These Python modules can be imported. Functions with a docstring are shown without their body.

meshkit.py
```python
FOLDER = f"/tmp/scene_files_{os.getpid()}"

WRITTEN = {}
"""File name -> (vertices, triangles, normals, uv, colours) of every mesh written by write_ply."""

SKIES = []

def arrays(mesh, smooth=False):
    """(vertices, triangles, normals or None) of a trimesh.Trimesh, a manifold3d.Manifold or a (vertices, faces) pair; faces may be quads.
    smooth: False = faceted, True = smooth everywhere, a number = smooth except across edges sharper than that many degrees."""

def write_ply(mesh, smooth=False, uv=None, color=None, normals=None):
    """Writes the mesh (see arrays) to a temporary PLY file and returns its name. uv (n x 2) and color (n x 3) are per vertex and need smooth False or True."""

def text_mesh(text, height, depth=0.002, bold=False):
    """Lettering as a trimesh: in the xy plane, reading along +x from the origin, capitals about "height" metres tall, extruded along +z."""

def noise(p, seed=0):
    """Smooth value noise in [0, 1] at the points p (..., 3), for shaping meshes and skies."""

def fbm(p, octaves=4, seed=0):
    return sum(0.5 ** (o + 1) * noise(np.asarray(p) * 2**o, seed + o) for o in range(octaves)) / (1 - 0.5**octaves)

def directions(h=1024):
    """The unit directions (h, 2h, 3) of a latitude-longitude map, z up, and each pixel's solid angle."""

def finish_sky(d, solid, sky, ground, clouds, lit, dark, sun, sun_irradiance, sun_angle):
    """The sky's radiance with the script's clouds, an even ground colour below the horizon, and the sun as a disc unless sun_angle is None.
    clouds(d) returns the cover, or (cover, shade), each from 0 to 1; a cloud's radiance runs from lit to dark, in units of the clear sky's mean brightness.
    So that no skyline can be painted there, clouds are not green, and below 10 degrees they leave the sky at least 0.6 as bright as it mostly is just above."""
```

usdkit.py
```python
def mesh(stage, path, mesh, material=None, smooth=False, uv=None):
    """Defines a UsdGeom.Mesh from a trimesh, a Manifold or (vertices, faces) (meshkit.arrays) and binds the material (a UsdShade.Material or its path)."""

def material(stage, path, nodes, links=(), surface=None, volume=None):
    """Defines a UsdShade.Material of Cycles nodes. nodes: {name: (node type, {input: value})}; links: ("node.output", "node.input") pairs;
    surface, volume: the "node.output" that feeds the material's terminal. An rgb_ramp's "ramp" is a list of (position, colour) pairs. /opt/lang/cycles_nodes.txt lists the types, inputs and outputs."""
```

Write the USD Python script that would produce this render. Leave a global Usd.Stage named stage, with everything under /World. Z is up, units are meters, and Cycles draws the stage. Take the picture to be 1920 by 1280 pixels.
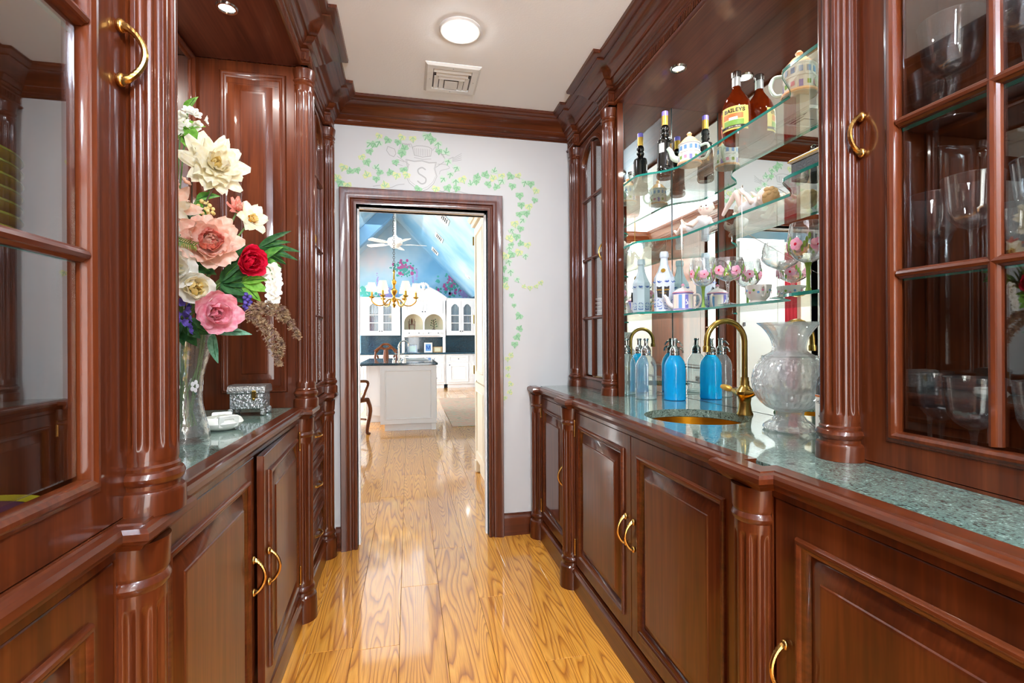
import math, random
import numpy as np, trimesh, manifold3d, shapely
import shapely.geometry as sg
import usdkit, meshkit
from pxr import Usd, UsdGeom, UsdLux, UsdShade, Gf, Sdf

stage = Usd.Stage.CreateInMemory()
UsdGeom.SetStageUpAxis(stage, 'Z'); UsdGeom.SetStageMetersPerUnit(stage, 1.0)
UsdGeom.Xform.Define(stage, '/World')
UsdGeom.Scope.Define(stage, '/World/Looks')
rng = np.random.default_rng(7); random.seed(7)
PI = math.pi

# ---------------------------------------------------------------- camera, daylight, large lights, exposure
EYE, YAW, ROLL = (0, 0, 1.225), .2112, .0053
cam = UsdGeom.Camera.Define(stage, '/World/camera')
cam.CreateHorizontalApertureAttr(36.0); cam.CreateFocalLengthAttr(36 * 905.5 / 1920)
cam.CreateVerticalApertureOffsetAttr(-2.8 / 1920 * 36)
cam.CreateClippingRangeAttr((0.05, 200)); cam.CreateExposureAttr(0.68)
_R = np.array([math.cos(YAW), -math.sin(YAW), 0]); _F = np.array([math.sin(YAW), math.cos(YAW), 0]); _U = np.array([0, 0, 1.])
_r = math.cos(ROLL) * _R - math.sin(ROLL) * _U; _u = math.sin(ROLL) * _R + math.cos(ROLL) * _U
cam.AddTransformOp().Set(Gf.Matrix4d(*[float(a) for a in (*_r, 0, *_u, 0, *(-_F), 0, *EYE, 1)]))

dome = UsdLux.DomeLight.Define(stage, '/World/daylight')
dome.CreateColorAttr((1.0, .99, .97)); dome.CreateIntensityAttr(2.2)

def rect_light(name, pos, u, v, w, h, power, color=(1, 1, 1)):
    """An unseen area light: shines along u x v reversed (local -z)."""
    u, v = np.array(u, float), np.array(v, float); n = np.cross(u, v)
    l = UsdLux.RectLight.Define(stage, '/World/' + name)
    l.AddTransformOp().Set(Gf.Matrix4d(*[float(a) for a in (*u, 0, *v, 0, *n, 0, *pos, 1)]))
    l.CreateWidthAttr(w); l.CreateHeightAttr(h); l.CreateIntensityAttr(power); l.CreateColorAttr(color)
    return l
# unseen lights brightening the kitchen: one at the left windows, one in the vault
rect_light('kitchen_window_daylight', (-3.55, 9.6, 1.5), (0, -1, 0), (0, 0, 1), 5.0, 2.0, 3.7, (.93, .97, 1))
rect_light('kitchen_roof_daylight', (-.3, 9.8, 3.75), (1, 0, 0), (0, 1, 0), 1.4, 4.0, 1.8, (.97, .98, 1))
# light from an unseen doorway behind the photographer, placed to brighten the pantry
rect_light('back_room_daylight', (.38, -1.75, 1.05), (-1, 0, 0), (0, 0, 1), .74, 2.0, 9, (.84, .95, 1.10))

# ---------------------------------------------------------------- helpers
def lin(h):
    h = h.lstrip('#'); c = np.array([int(h[i:i + 2], 16) for i in (0, 2, 4)]) / 255.
    return tuple(float(x) for x in np.where(c <= .04045, c / 12.92, ((c + .055) / 1.055) ** 2.4))

_used = {}
def numbered(base):
    k = _used.get(base, 0); _used[base] = k + 1
    return base if k == 0 else f'{base}_{k:03d}'

class Th:
    def __init__(s, path, loc, world): s.path, s.loc, s.world = path, np.array(loc, float), world

def tagp(prim, **kw):
    for k, v in kw.items():
        if v: prim.SetCustomDataByKey(k, v)

def thing(name, label, cat, loc=(0, 0, 0), group=None, rotz=0, world=True, kind=None):
    x = UsdGeom.Xform.Define(stage, numbered('/World/' + name))
    x.AddTranslateOp().Set(Gf.Vec3d(*map(float, loc)))
    if rotz: x.AddRotateZOp().Set(math.degrees(rotz))
    tagp(x.GetPrim(), label=label, category=cat, group=group, kind=kind)
    return Th(str(x.GetPath()), loc, world)

def _define(path, m, mat, off, smooth):
    if isinstance(m, list): m = join(m)
    v, f, n = meshkit.arrays(m, smooth)
    if n is None: g = usdkit.mesh(stage, path, (v - off, f), MATS[mat])
    else:
        g = usdkit.mesh(stage, path, (v - off, f), MATS[mat])
        g.CreateNormalsAttr([Gf.Vec3f(*map(float, a)) for a in n]); g.SetNormalsInterpolation('vertex')
    return g

def part(t, name, m, mat, label=None, smooth=32, kind=None):
    """One part (one Mesh) under a thing, or a sub-part under a part."""
    g = _define(numbered(t.path + '/' + name), m, mat, t.loc if t.world else np.zeros(3), smooth)
    tagp(g.GetPrim(), label=label, kind=kind)
    return Th(str(g.GetPath()), t.loc, t.world)

def single(name, m, mat, label, cat, group=None, smooth=32, kind=None):
    g = _define(numbered('/World/' + name), m, mat, np.zeros(3), smooth)
    tagp(g.GetPrim(), label=label, category=cat, group=group, kind=kind)
    return Th(str(g.GetPath()), (0, 0, 0), True)

def struct(name, m, mat, label=None, smooth=32):
    g = _define(numbered('/World/' + name), m, mat, np.zeros(3), smooth)
    tagp(g.GetPrim(), kind='structure', label=label)
    return Th(str(g.GetPath()), (0, 0, 0), True)

def holder(name, label=None):
    x = UsdGeom.Xform.Define(stage, numbered('/World/' + name)); tagp(x.GetPrim(), kind='structure', label=label)
    return Th(str(x.GetPath()), (0, 0, 0), True)

def dup(src, loc, label, group=None, rotz=0, scale=None):
    was = stage.GetPrimAtPath(src.path).GetCustomData()
    x = UsdGeom.Xform.Define(stage, numbered('/World/' + src.path.split('/')[2].rstrip('0123456789').rstrip('_')))
    x.GetPrim().GetReferences().AddInternalReference(src.path); x.GetPrim().SetInstanceable(True)
    x.ClearXformOpOrder()
    x.AddTranslateOp(opSuffix='at').Set(Gf.Vec3d(*map(float, loc)))
    if rotz: x.AddRotateZOp(opSuffix='turn').Set(math.degrees(rotz))
    if scale: x.AddScaleOp(opSuffix='size').Set(Gf.Vec3f(*([scale] * 3 if np.ndim(scale) == 0 else scale)))
    tagp(x.GetPrim(), label=label, category=was['category'], group=group or was.get('group'))
    return Th(str(x.GetPath()), loc, False)

def join(ms):
    vs, fs, o = [], [], 0
    for m in ms:
        v, f, _ = meshkit.arrays(m)
        vs.append(v); fs.append(f + o); o += len(v)
    return trimesh.Trimesh(np.vstack(vs), np.vstack(fs), process=False)

def tm(v, f):
    f = np.asarray(f, int)
    if f.shape[1] == 4: f = np.vstack([f[:, [0, 1, 2]], f[:, [0, 2, 3]]])
    return trimesh.Trimesh(np.asarray(v, float), f, process=False)

def box(x0, y0, z0, x1, y1, z1, b=0.0):
    lo, hi = np.minimum([x0, y0, z0], [x1, y1, z1]).astype(float), np.maximum([x0, y0, z0], [x1, y1, z1]).astype(float)
    b = min(b, .45 * (hi - lo).min())
    if b <= 0:
        m = trimesh.creation.box(hi - lo); m.apply_translation((lo + hi) / 2); return m
    pts = []
    for sx in (0, 1):
        for sy in (0, 1):
            for sz in (0, 1):
                c = np.where([sx, sy, sz], hi, lo); s = np.where([sx, sy, sz], -1, 1) * b
                for k in range(3):
                    d = s.copy(); d[k] = 0; pts.append(c + d)
    return trimesh.Trimesh(np.array(pts)).convex_hull

def lathe(prof, n=32, at=(0, 0, 0), rfun=None):
    """prof: (r, z) pairs from bottom to top; closes at r=0 ends."""
    p = np.array(prof, float); th = np.arange(n) * 2 * PI / n
    R = np.repeat(p[:, :1], n, 1)
    if rfun is not None: R = R * rfun(th[None, :], p[:, 1:2])
    v = np.stack([R * np.cos(th), R * np.sin(th), np.repeat(p[:, 1:], n, 1)], -1).reshape(-1, 3)
    i, j = np.meshgrid(np.arange(len(p) - 1), np.arange(n), indexing='ij')
    a, b_, c, d = i * n + j, i * n + (j + 1) % n, (i + 1) * n + (j + 1) % n, (i + 1) * n + j
    f = np.stack([a, b_, c, d], -1).reshape(-1, 4)
    f = np.vstack([f[:, [0, 1, 2]], f[:, [0, 2, 3]]])
    m = trimesh.Trimesh(v, f, process=False); m.merge_vertices(); m.update_faces(m.nondegenerate_faces())
    m.apply_translation(at); return m

def shell(outer, t, n=32, rfun=None, floor=None):
    """A vessel: outer profile (r,z) bottom to top from r=0; walls t thick; floor = z where the inside ends."""
    o = [(max(r, 0), z) for r, z in outer]
    f = floor if floor is not None else o[0][1] + t * 1.5
    inner = [(max(r - t, 0.0), z) for r, z in o if z > f + 1e-6 and r > t]
    inner = [(0, f), (max(inner[0][0] * .9, 0), f)] + inner
    return lathe(o + inner[::-1], n, rfun=rfun)

def tube(pts, r, n=8, closed=False, cap=True):
    p = np.asarray(pts, float); r = np.broadcast_to(r, (len(p),)).astype(float)
    t = np.gradient(p, axis=0) if not closed else np.roll(p, -1, 0) - np.roll(p, 1, 0)
    t /= np.linalg.norm(t, axis=1, keepdims=True) + 1e-12
    a = np.cross(t[0], [0, 0, 1.] if abs(t[0][2]) < .9 else [1., 0, 0]); a /= np.linalg.norm(a)
    A = [a]
    for k in range(1, len(p)):
        a = A[-1] - t[k] * (A[-1] @ t[k]); A.append(a / (np.linalg.norm(a) + 1e-12))
    A = np.array(A); B = np.cross(t, A); th = np.arange(n) * 2 * PI / n
    v = (p[:, None] + r[:, None, None] * (np.cos(th)[None, :, None] * A[:, None] + np.sin(th)[None, :, None] * B[:, None])).reshape(-1, 3)
    m = len(p); f = []
    for i in range(m if closed else m - 1):
        for j in range(n):
            f.append([i * n + j, i * n + (j + 1) % n, ((i + 1) % m) * n + (j + 1) % n, ((i + 1) % m) * n + j])
    f = np.array(f); f = np.vstack([f[:, [0, 1, 2]], f[:, [0, 2, 3]]])
    if cap and not closed:
        v = np.vstack([v, p[:1], p[-1:]]); c0, c1 = len(v) - 2, len(v) - 1
        e = [[c0, (j + 1) % n, j] for j in range(n)] + [[c1, (m - 1) * n + j, (m - 1) * n + (j + 1) % n] for j in range(n)]
        f = np.vstack([f, e])
    return trimesh.Trimesh(v, f, process=False)

def curve(pts, n=20):
    """Catmull-Rom through the points."""
    p = np.asarray(pts, float); p = np.vstack([2 * p[0] - p[1], p, 2 * p[-1] - p[-2]]); out = []
    for i in range(1, len(p) - 2):
        t = np.linspace(0, 1, n, endpoint=False)[:, None]
        out.append(.5 * (2 * p[i] + (p[i + 1] - p[i - 1]) * t + (2 * p[i - 1] - 5 * p[i] + 4 * p[i + 1] - p[i + 2]) * t ** 2 + (-p[i - 1] + 3 * p[i] - 3 * p[i + 1] + p[i + 2]) * t ** 3))
    return np.vstack(out + [p[-2:-1]])

def sweep(path, prof, up, closed=False, flip=False):
    """A moulding: profile (a, b) at each path vertex, a to the side (up x travel; flip: the other side), b along up; mitred corners."""
    p = np.asarray(path, float); up = np.asarray(up, float); n = len(p)
    seg = (np.roll(p, -1, 0) - p) if closed else np.diff(p, axis=0)
    s = np.cross(up, seg); s /= np.linalg.norm(s, axis=1, keepdims=True)
    if flip: s = -s
    out = []
    for i in range(n):
        s1 = s[i - 1] if (closed or i > 0) else s[0]; s2 = s[i] if (closed or i < n - 1) else s[-1]
        out.append((s1 + s2) / (1 + s1 @ s2))
    P = np.asarray(prof, float); k = len(P)
    v = (p[:, None] + P[None, :, :1] * np.array(out)[:, None] + P[None, :, 1:] * up).reshape(-1, 3)
    f = [[i * k + j, i * k + (j + 1) % k, ((i + 1) % n) * k + (j + 1) % k, ((i + 1) % n) * k + j] for i in range(n if closed else n - 1) for j in range(k)]
    f = np.array(f); f = np.vstack([f[:, [0, 1, 2]], f[:, [0, 2, 3]]])
    if not closed:
        e = trimesh.creation.triangulate_polygon(sg.Polygon(P), engine='earcut')
        if len(e[0]) == k:
            idx = np.array([int(np.argmin(((P - q) ** 2).sum(1))) for q in e[0]]); F = idx[e[1]]
            f = np.vstack([f, F, F[:, ::-1] + (n - 1) * k])
    m = trimesh.Trimesh(v, f, process=False); fixn(m); return m

def fixn(m):
    try: trimesh.repair.fix_normals(m, multibody=False)
    except Exception: pass
    return m

def extrude(poly, h, z0=0.0):
    ms = [trimesh.creation.extrude_polygon(g, h, engine='earcut') for g in getattr(poly, 'geoms', [poly])]
    m = join(ms) if len(ms) > 1 else ms[0]; m.apply_translation((0, 0, z0)); return m

def place(m, o, u, v, n):
    """Local (u, v, n) coordinates to the world; turns faces over when the frame is left-handed."""
    if isinstance(m, list): m = join(m)
    M = np.array([u, v, n], float); vv = np.asarray(m.vertices) @ M + np.asarray(o, float)
    f = np.array(m.faces)
    if np.linalg.det(M) < 0: f = f[:, ::-1]
    return trimesh.Trimesh(vv, f, process=False)

def side(S, x):
    """Frame of a cabinet front: local (y, z, d) with d out of the front. S=+1 right bank, -1 left bank."""
    return ((x, 0, 0), (0, 1, 0), (0, 0, 1), (-S, 0, 0))

def onto(m, fr): return place(m, *fr)

def rectloft(y0, y1, z0, z1, steps, cap=True):
    """Nested rectangles in the (y, z) plane at heights d: steps of (inset, d)."""
    v, f = [], []
    for i, d in steps: v += [[y0 + i, z0 + i, d], [y1 - i, z0 + i, d], [y1 - i, z1 - i, d], [y0 + i, z1 - i, d]]
    for k in range(len(steps) - 1):
        for j in range(4): f.append([k * 4 + j, k * 4 + (j + 1) % 4, k * 4 + 4 + (j + 1) % 4, k * 4 + 4 + j])
    k = (len(steps) - 1) * 4
    if cap: f.append([k, k + 1, k + 2, k + 3])
    return tm(v, f)

def rot_about(m, axis, ang, origin):
    m = m.copy(); m.apply_transform(trimesh.transformations.rotation_matrix(ang, axis, origin)); return m

def xf(m, loc=(0, 0, 0), scale=1, rz=0, rx=0, ry=0):
    m = m.copy(); T = trimesh.transformations
    m.apply_scale(scale) if np.ndim(scale) == 0 else m.apply_transform(np.diag([*scale, 1]))
    if rx: m.apply_transform(T.rotation_matrix(rx, [1, 0, 0]))
    if ry: m.apply_transform(T.rotation_matrix(ry, [0, 1, 0]))
    if rz: m.apply_transform(T.rotation_matrix(rz, [0, 0, 1]))
    m.apply_translation(loc); return m

def ball(r, at=(0, 0, 0), s=2, scale=(1, 1, 1)):
    m = trimesh.creation.icosphere(s, r); m.apply_transform(np.diag([*scale, 1])); m.apply_translation(at); return m

def blob(joints, bones, edge=.004, smooth_n=12):
    """One continuous figure: hulls of spheres at joints (pos, r), joined, refined and smoothed."""
    M = None
    for a, b in bones:
        s = []
        for k in (a, b):
            p, r = joints[k]; s.append(manifold3d.Manifold.sphere(float(r), 20).translate([float(x) for x in p]))
        h = manifold3d.Manifold.batch_hull(s); M = h if M is None else M + h
    M = M.refine_to_length(edge); q = M.to_mesh()
    t = trimesh.Trimesh(q.vert_properties[:, :3], q.tri_verts, process=True)
    trimesh.smoothing.filter_taubin(t, iterations=smooth_n); return t

def wrap(m, r, z0=0.0, ang0=0.0):
    """Flat lettering (x along, y up, z depth) bent round a cylinder of radius r, its middle at angle ang0."""
    v = np.asarray(m.vertices); cx = (v[:, 0].min() + v[:, 0].max()) / 2
    t = ang0 + (v[:, 0] - cx) / r; R = r + v[:, 2]
    return trimesh.Trimesh(np.stack([R * np.cos(t), R * np.sin(t), z0 + v[:, 1]], 1), m.faces, process=False)

def patch(r, a0, a1, z0, z1, d=.0006, n=14, rfun=None, poly=None):
    """A label: a thin curved sheet on a round body (r may be a function of z)."""
    R = (lambda z: r + 0 * z) if np.ndim(r) == 0 and not callable(r) else r
    nz = 6; t = np.linspace(a0, a1, n); z = np.linspace(z0, z1, nz); v = []
    for dd in (d, 0.0):
        for zz in z:
            for tt in t: v.append([(R(zz) + dd) * math.cos(tt), (R(zz) + dd) * math.sin(tt), zz])
    f = []
    for i in range(nz - 1):
        for j in range(n - 1):
            q = [i * n + j, i * n + j + 1, (i + 1) * n + j + 1, (i + 1) * n + j]; f.append(q); f.append([x + nz * n for x in q[::-1]])
    rim = [j for j in range(n)] + [i * n + n - 1 for i in range(1, nz)] + [(nz - 1) * n + j for j in range(n - 2, -1, -1)] + [i * n for i in range(nz - 2, 0, -1)]
    for k in range(len(rim)): a, b = rim[k], rim[(k + 1) % len(rim)]; f.append([b, a, a + nz * n, b + nz * n])
    return tm(v, f)

# ---------------------------------------------------------------- materials
MATS = {}
def mat(name, nodes, links=(), surface='p.BSDF'):
    MATS[name] = usdkit.material(stage, '/World/Looks/' + name, nodes, links, surface=surface)

def plain(name, col, rough=.5, metallic=0, coat=0, spec=.5, bump=None, **kw):
    nodes = {'p': ('principled_bsdf', dict(base_color=lin(col) if isinstance(col, str) else col, roughness=rough, metallic=metallic, coat_weight=coat, coat_roughness=.06, specular_ior_level=spec, **kw))}
    links = []
    if bump:
        nodes['g'] = ('geometry', {}); nodes['n'] = ('noise_texture', dict(scale=bump[0], detail=3.0)); nodes['b'] = ('bump', dict(strength=bump[1], distance=bump[2] if len(bump) > 2 else .002))
        links = [('g.position', 'n.vector'), ('n.fac', 'b.height'), ('b.normal', 'p.normal')]
    mat(name, nodes, links)

def wood(name, axis, cols, rough=.34, coat=.55, scale=1.0):
    sc = [17 * scale] * 3; sc['xyz'.index(axis)] = 1.3 * scale
    fs = [120 * scale] * 3; fs['xyz'.index(axis)] = 4 * scale
    mat(name, {
        'g': ('geometry', {}), 'm': ('mapping', dict(scale=tuple(sc))), 'n': ('noise_texture', dict(scale=1.0, detail=5.0, roughness=.6, distortion=.5)),
        'm2': ('mapping', dict(scale=tuple(fs))), 'n2': ('noise_texture', dict(scale=1.0, detail=2.0)),
        'mx': ('mix_float', dict(fac=.3)), 'r': ('rgb_ramp', dict(ramp=[(.3, lin(cols[0])), (.5, lin(cols[1])), (.72, lin(cols[2]))])),
        'p': ('principled_bsdf', dict(roughness=rough, coat_weight=coat, coat_roughness=.07, specular_ior_level=.22))},
        [('g.position', 'm.vector'), ('m.vector', 'n.vector'), ('g.position', 'm2.vector'), ('m2.vector', 'n2.vector'), ('n.fac', 'mx.a'), ('n2.fac', 'mx.b'),
         ('mx.result', 'r.fac'), ('r.color', 'p.base_color')])
MAHOG = ('#361407', '#50210b', '#693215')
for ax in 'xyz': wood('mahogany_' + ax, ax, MAHOG)
for ax in 'xyz': wood('walnut_' + ax, ax, ('#4a2412', '#6b3a1e', '#83502c'), rough=.4, coat=.3)
wood('soffit_wood', 'y', ('#3d1a0e', '#55281a', '#6b3824'), rough=.4, coat=.3)

def oak(name, shift):
    """Flat-sawn oak: contour lines of a stretched noise make the cathedral figure."""
    mat(name, {
        'g': ('geometry', {}), 'oi': ('object_info', {}), 'c': ('combine_xyz', {}), 'k1': ('math', dict(math_type='multiply', value2=37.0)), 'k2': ('math', dict(math_type='multiply', value2=91.0)),
        'a': ('vector_math', dict(math_type='add')), 'm': ('mapping', dict(scale=(7.5, .62, 1.0), location=(shift, shift * 1.7, 0))),
        'n': ('noise_texture', dict(scale=1.0, detail=1.6, roughness=.45, distortion=.25)),
        'f': ('math', dict(math_type='multiply', value2=23.0)), 'fr': ('math', dict(math_type='fraction')),
        'm2': ('mapping', dict(scale=(230., 7., 1.))), 'n2': ('noise_texture', dict(scale=1.0, detail=2.0)), 'n3': ('noise_texture', dict(scale=2.2, detail=2.0)),
        'r': ('rgb_ramp', dict(ramp=[(0, lin('#b06a20')), (.10, lin('#c67e2a')), (.3, lin('#e39c38')), (.75, lin('#eda945')), (.93, lin('#dc9230')), (1, lin('#b06a20'))])),
        'r2': ('rgb_ramp', dict(ramp=[(.35, (.72, .66, .6)), (.55, (1, 1, 1))])), 'mu': ('mix_color', dict(blend_type='multiply', fac=.6)),
        't': ('rgb_ramp', dict(ramp=[(0, (.86, .82, .78)), (.5, (1, 1, 1)), (1, (.93, .9, .86))])), 'mu2': ('mix_color', dict(blend_type='multiply', fac=.9)),
        'bp': ('bump', dict(strength=.25, distance=.0008)),
        'p': ('principled_bsdf', dict(roughness=.33, coat_weight=.85, coat_roughness=.07, specular_ior_level=.4))},
        [('oi.random', 'k1.value1'), ('oi.random', 'k2.value1'), ('k1.value', 'c.x'), ('k2.value', 'c.y'), ('g.position', 'a.vector1'), ('c.vector', 'a.vector2'), ('a.vector', 'm.vector'),
         ('m.vector', 'n.vector'), ('n.fac', 'f.value1'), ('f.value', 'fr.value1'), ('fr.value', 'r.fac'), ('g.position', 'm2.vector'), ('m2.vector', 'n2.vector'), ('n2.fac', 'r2.fac'),
         ('r.color', 'mu.a'), ('r2.color', 'mu.b'), ('oi.random', 't.fac'), ('mu.result', 'mu2.a'), ('t.color', 'mu2.b'), ('mu2.result', 'p.base_color'), ('n3.fac', 'bp.height'), ('g.position', 'n3.vector'), ('bp.normal', 'p.normal')])
oak('oak', 0.0)

def granite(name, a, b, c, sc=55, rough=.1):
    mat(name, {
        'g': ('geometry', {}), 'n': ('noise_texture', dict(scale=sc, detail=6.0, roughness=.7, distortion=.8)), 'v': ('noise_texture', dict(scale=sc * 3.3, detail=3.0)),
        'mx': ('mix_float', dict(fac=.45)), 'r': ('rgb_ramp', dict(ramp=[(.40, lin(a)), (.49, lin(b)), (.56, lin(b)), (.66, lin(c))])),
        'p': ('principled_bsdf', dict(roughness=rough, coat_weight=.6, coat_roughness=.03))},
        [('g.position', 'n.vector'), ('g.position', 'v.vector'), ('n.fac', 'mx.a'), ('v.fac', 'mx.b'), ('mx.result', 'r.fac'), ('r.color', 'p.base_color')])
granite('green_granite', '#2c3833', '#667c71', '#a9bbae')
granite('blue_granite', '#0e1c26', '#1f4456', '#4d7d90', 45)

def glassy(name, tint, f0=.06, power=3.5, top=.9, rough=0.0, bump=None, milk=0.0, milk_col=(.9, .93, .93)):
    """A thin pane: light passes straight, the surface mirrors more towards grazing; milk: white scatter that stands in for refracted brightness."""
    nodes = {'t': ('transparent_bsdf', dict(color=tint)), 'g': ('glossy_bsdf', dict(color=(1, 1, 1), roughness=rough)), 'l': ('layer_weight', dict(blend=.5)), 'pw': ('math', dict(math_type='power', value2=power)),
             'ma': ('math', dict(math_type='multiply_add', value2=top, value3=f0, use_clamp=True)), 'm': ('mix_closure', {})}
    links = [('l.facing', 'pw.value1'), ('pw.value', 'ma.value1'), ('ma.value', 'm.fac'), ('t.BSDF', 'm.closure1'), ('g.BSDF', 'm.closure2')]
    if bump:
        nodes['p'] = ('geometry', {}); nodes['n'] = ('voronoi_texture', dict(scale=bump[0])); nodes['b'] = ('bump', dict(strength=bump[1], distance=.004))
        links += [('p.position', 'n.vector'), ('n.distance', 'b.height'), ('b.normal', 'g.normal'), ('b.normal', 'l.normal')]
    out = 'm.closure'
    if milk:
        nodes['d'] = ('diffuse_bsdf', dict(color=milk_col)); nodes['tr'] = ('translucent_bsdf', dict(color=milk_col)); nodes['dd'] = ('mix_closure', dict(fac=.5)); nodes['mm'] = ('mix_closure', dict(fac=milk))
        links += [('d.BSDF', 'dd.closure1'), ('tr.BSDF', 'dd.closure2'), ('m.closure', 'mm.closure1'), ('dd.closure', 'mm.closure2')]; out = 'mm.closure'
    mat(name, nodes, links, surface=out)
glassy('pane_glass', (.95, .96, .955), .09, 2.6)
glassy('shelf_glass', (.94, .98, .965), .05, 3.2)
plain('shelf_edge', '#2f9c8c', .12, coat=.6, transmission_weight=.35)
def clear(name, col, ior=1.48, bumpsc=None, strength=.5, kind='voronoi', rough=0.0):
    nodes = {'p': ('glass_bsdf', dict(color=col, IOR=ior, roughness=rough))}; links = []
    if bumpsc:
        nodes['g'] = ('geometry', {}); nodes['b'] = ('bump', dict(strength=strength, distance=.004))
        nodes['n'] = ('voronoi_texture', dict(scale=bumpsc)) if kind == 'voronoi' else ('noise_texture', dict(scale=bumpsc, detail=2.0))
        links = [('g.position', 'n.vector'), ('n.distance' if kind == 'voronoi' else 'n.fac', 'b.height'), ('b.normal', 'p.normal')]
    mat(name, nodes, links)
glassy('wine_glass', (.975, .985, .98), .13, 2.2, milk=.035)
glassy('crystal', (.97, .985, .985), .13, 1.8, rough=.01, bump=(60, .45), milk=.18, milk_col=(1, 1, 1))  # white milk put into the crystal in place of bright refracted light
glassy('crystal_thin', (.95, .975, .965), .09, 2.6, bump=(60, .3), milk=.04)
glassy('siphon_clear', (.86, .91, .9), .07, 2.6, milk=.10)
mat('siphon_blue', {'t': ('transparent_bsdf', dict(color=(.06, .74, .95))), 'd': ('principled_bsdf', dict(base_color=lin('#1ab8ee'), roughness=.08, coat_weight=.6)), 'm': ('mix_closure', dict(fac=.55))},
    [('t.BSDF', 'm.closure1'), ('d.BSDF', 'm.closure2')], surface='m.closure')
mat('amber_glass', {'t': ('transparent_bsdf', dict(color=(.62, .16, .02))), 'd': ('principled_bsdf', dict(base_color=lin('#6e2408'), roughness=.06, coat_weight=.8)), 'm': ('mix_closure', dict(fac=.5))},
    [('t.BSDF', 'm.closure1'), ('d.BSDF', 'm.closure2')], surface='m.closure')
plain('black_glass', '#0b0d0c', .05, coat=.8)
plain('mirror', (.86, .925, .895), 0.0, metallic=1)
plain('mirror_seam', '#26312f', .3)
plain('brass', '#cfa45c', .22, metallic=1, bump=(160, .25, .001))
plain('aged_brass', '#a98a48', .27, metallic=1, bump=(60, .2, .001))
plain('sink_brass', '#c88a1c', .3, metallic=1)
plain('gold_metal', '#d8a84c', .25, metallic=1)
plain('chrome', '#c9cdcc', .14, metallic=1)
plain('silver', '#b9bcbd', .33, metallic=1, bump=(130, 1.0, .004))
plain('nickel', '#d6d2c6', .2, metallic=1)
plain('wall_paint', '#c0bfbd', .75, bump=(40, .12, .002))
plain('ceiling_paint', '#f4f4f4', .8, bump=(120, .25, .002))
plain('white_paint', '#eceae6', .45)
plain('cream_paint', '#efe3cb', .45)
plain('white_metal', '#e9e8e4', .4)
plain('dark_void', '#77777c', .8)
plain('vent_dark', '#39434d', .8)
plain('grey_metal', '#b9b9b8', .35, metallic=.6)
plain('cabinet_white', '#e6e7e8', .4)
plain('niche_cream', '#d9d2b4', .6)
plain('red_cloth', '#a30f22', .8)
plain('ceramic_white', '#f0ece4', .18, coat=.5)
plain('ceramic_matt', '#dcdcd2', .45)
plain('delft', '#dde3ee', .12, coat=.7)
plain('delft_blue', '#2f58ad', .25, coat=.5)
plain('porcelain_pink', '#efe0dc', .15, coat=.6)
plain('bisque_skin', '#f6dfd0', .45); plain('bisque_blush', '#f0bfb2', .5); plain('bisque_cloth', '#efe9e6', .5); plain('bisque_hair', '#c9a06a', .6); plain('eye_dark', '#3a2b26', .2)
plain('gold_print', '#c79a3a', .35, metallic=.7); plain('black_print', '#15110e', .4); plain('purple_foil', '#8a78d6', .3, metallic=.3); plain('gold_foil', '#d9a84a', .28, metallic=.6)
plain('cream_label', '#efe6d3', .5); plain('yellow_label', '#d9c061', .5); plain('orange_print', '#d9763a', .5); plain('white_print', '#f2efe6', .5); plain('green_print', '#7fa843', .5); plain('violet_print', '#7a76c4', .4); plain('pink_print', '#e58fa8', .4); plain('blue_print', '#6f9fd0', .4)
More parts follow.
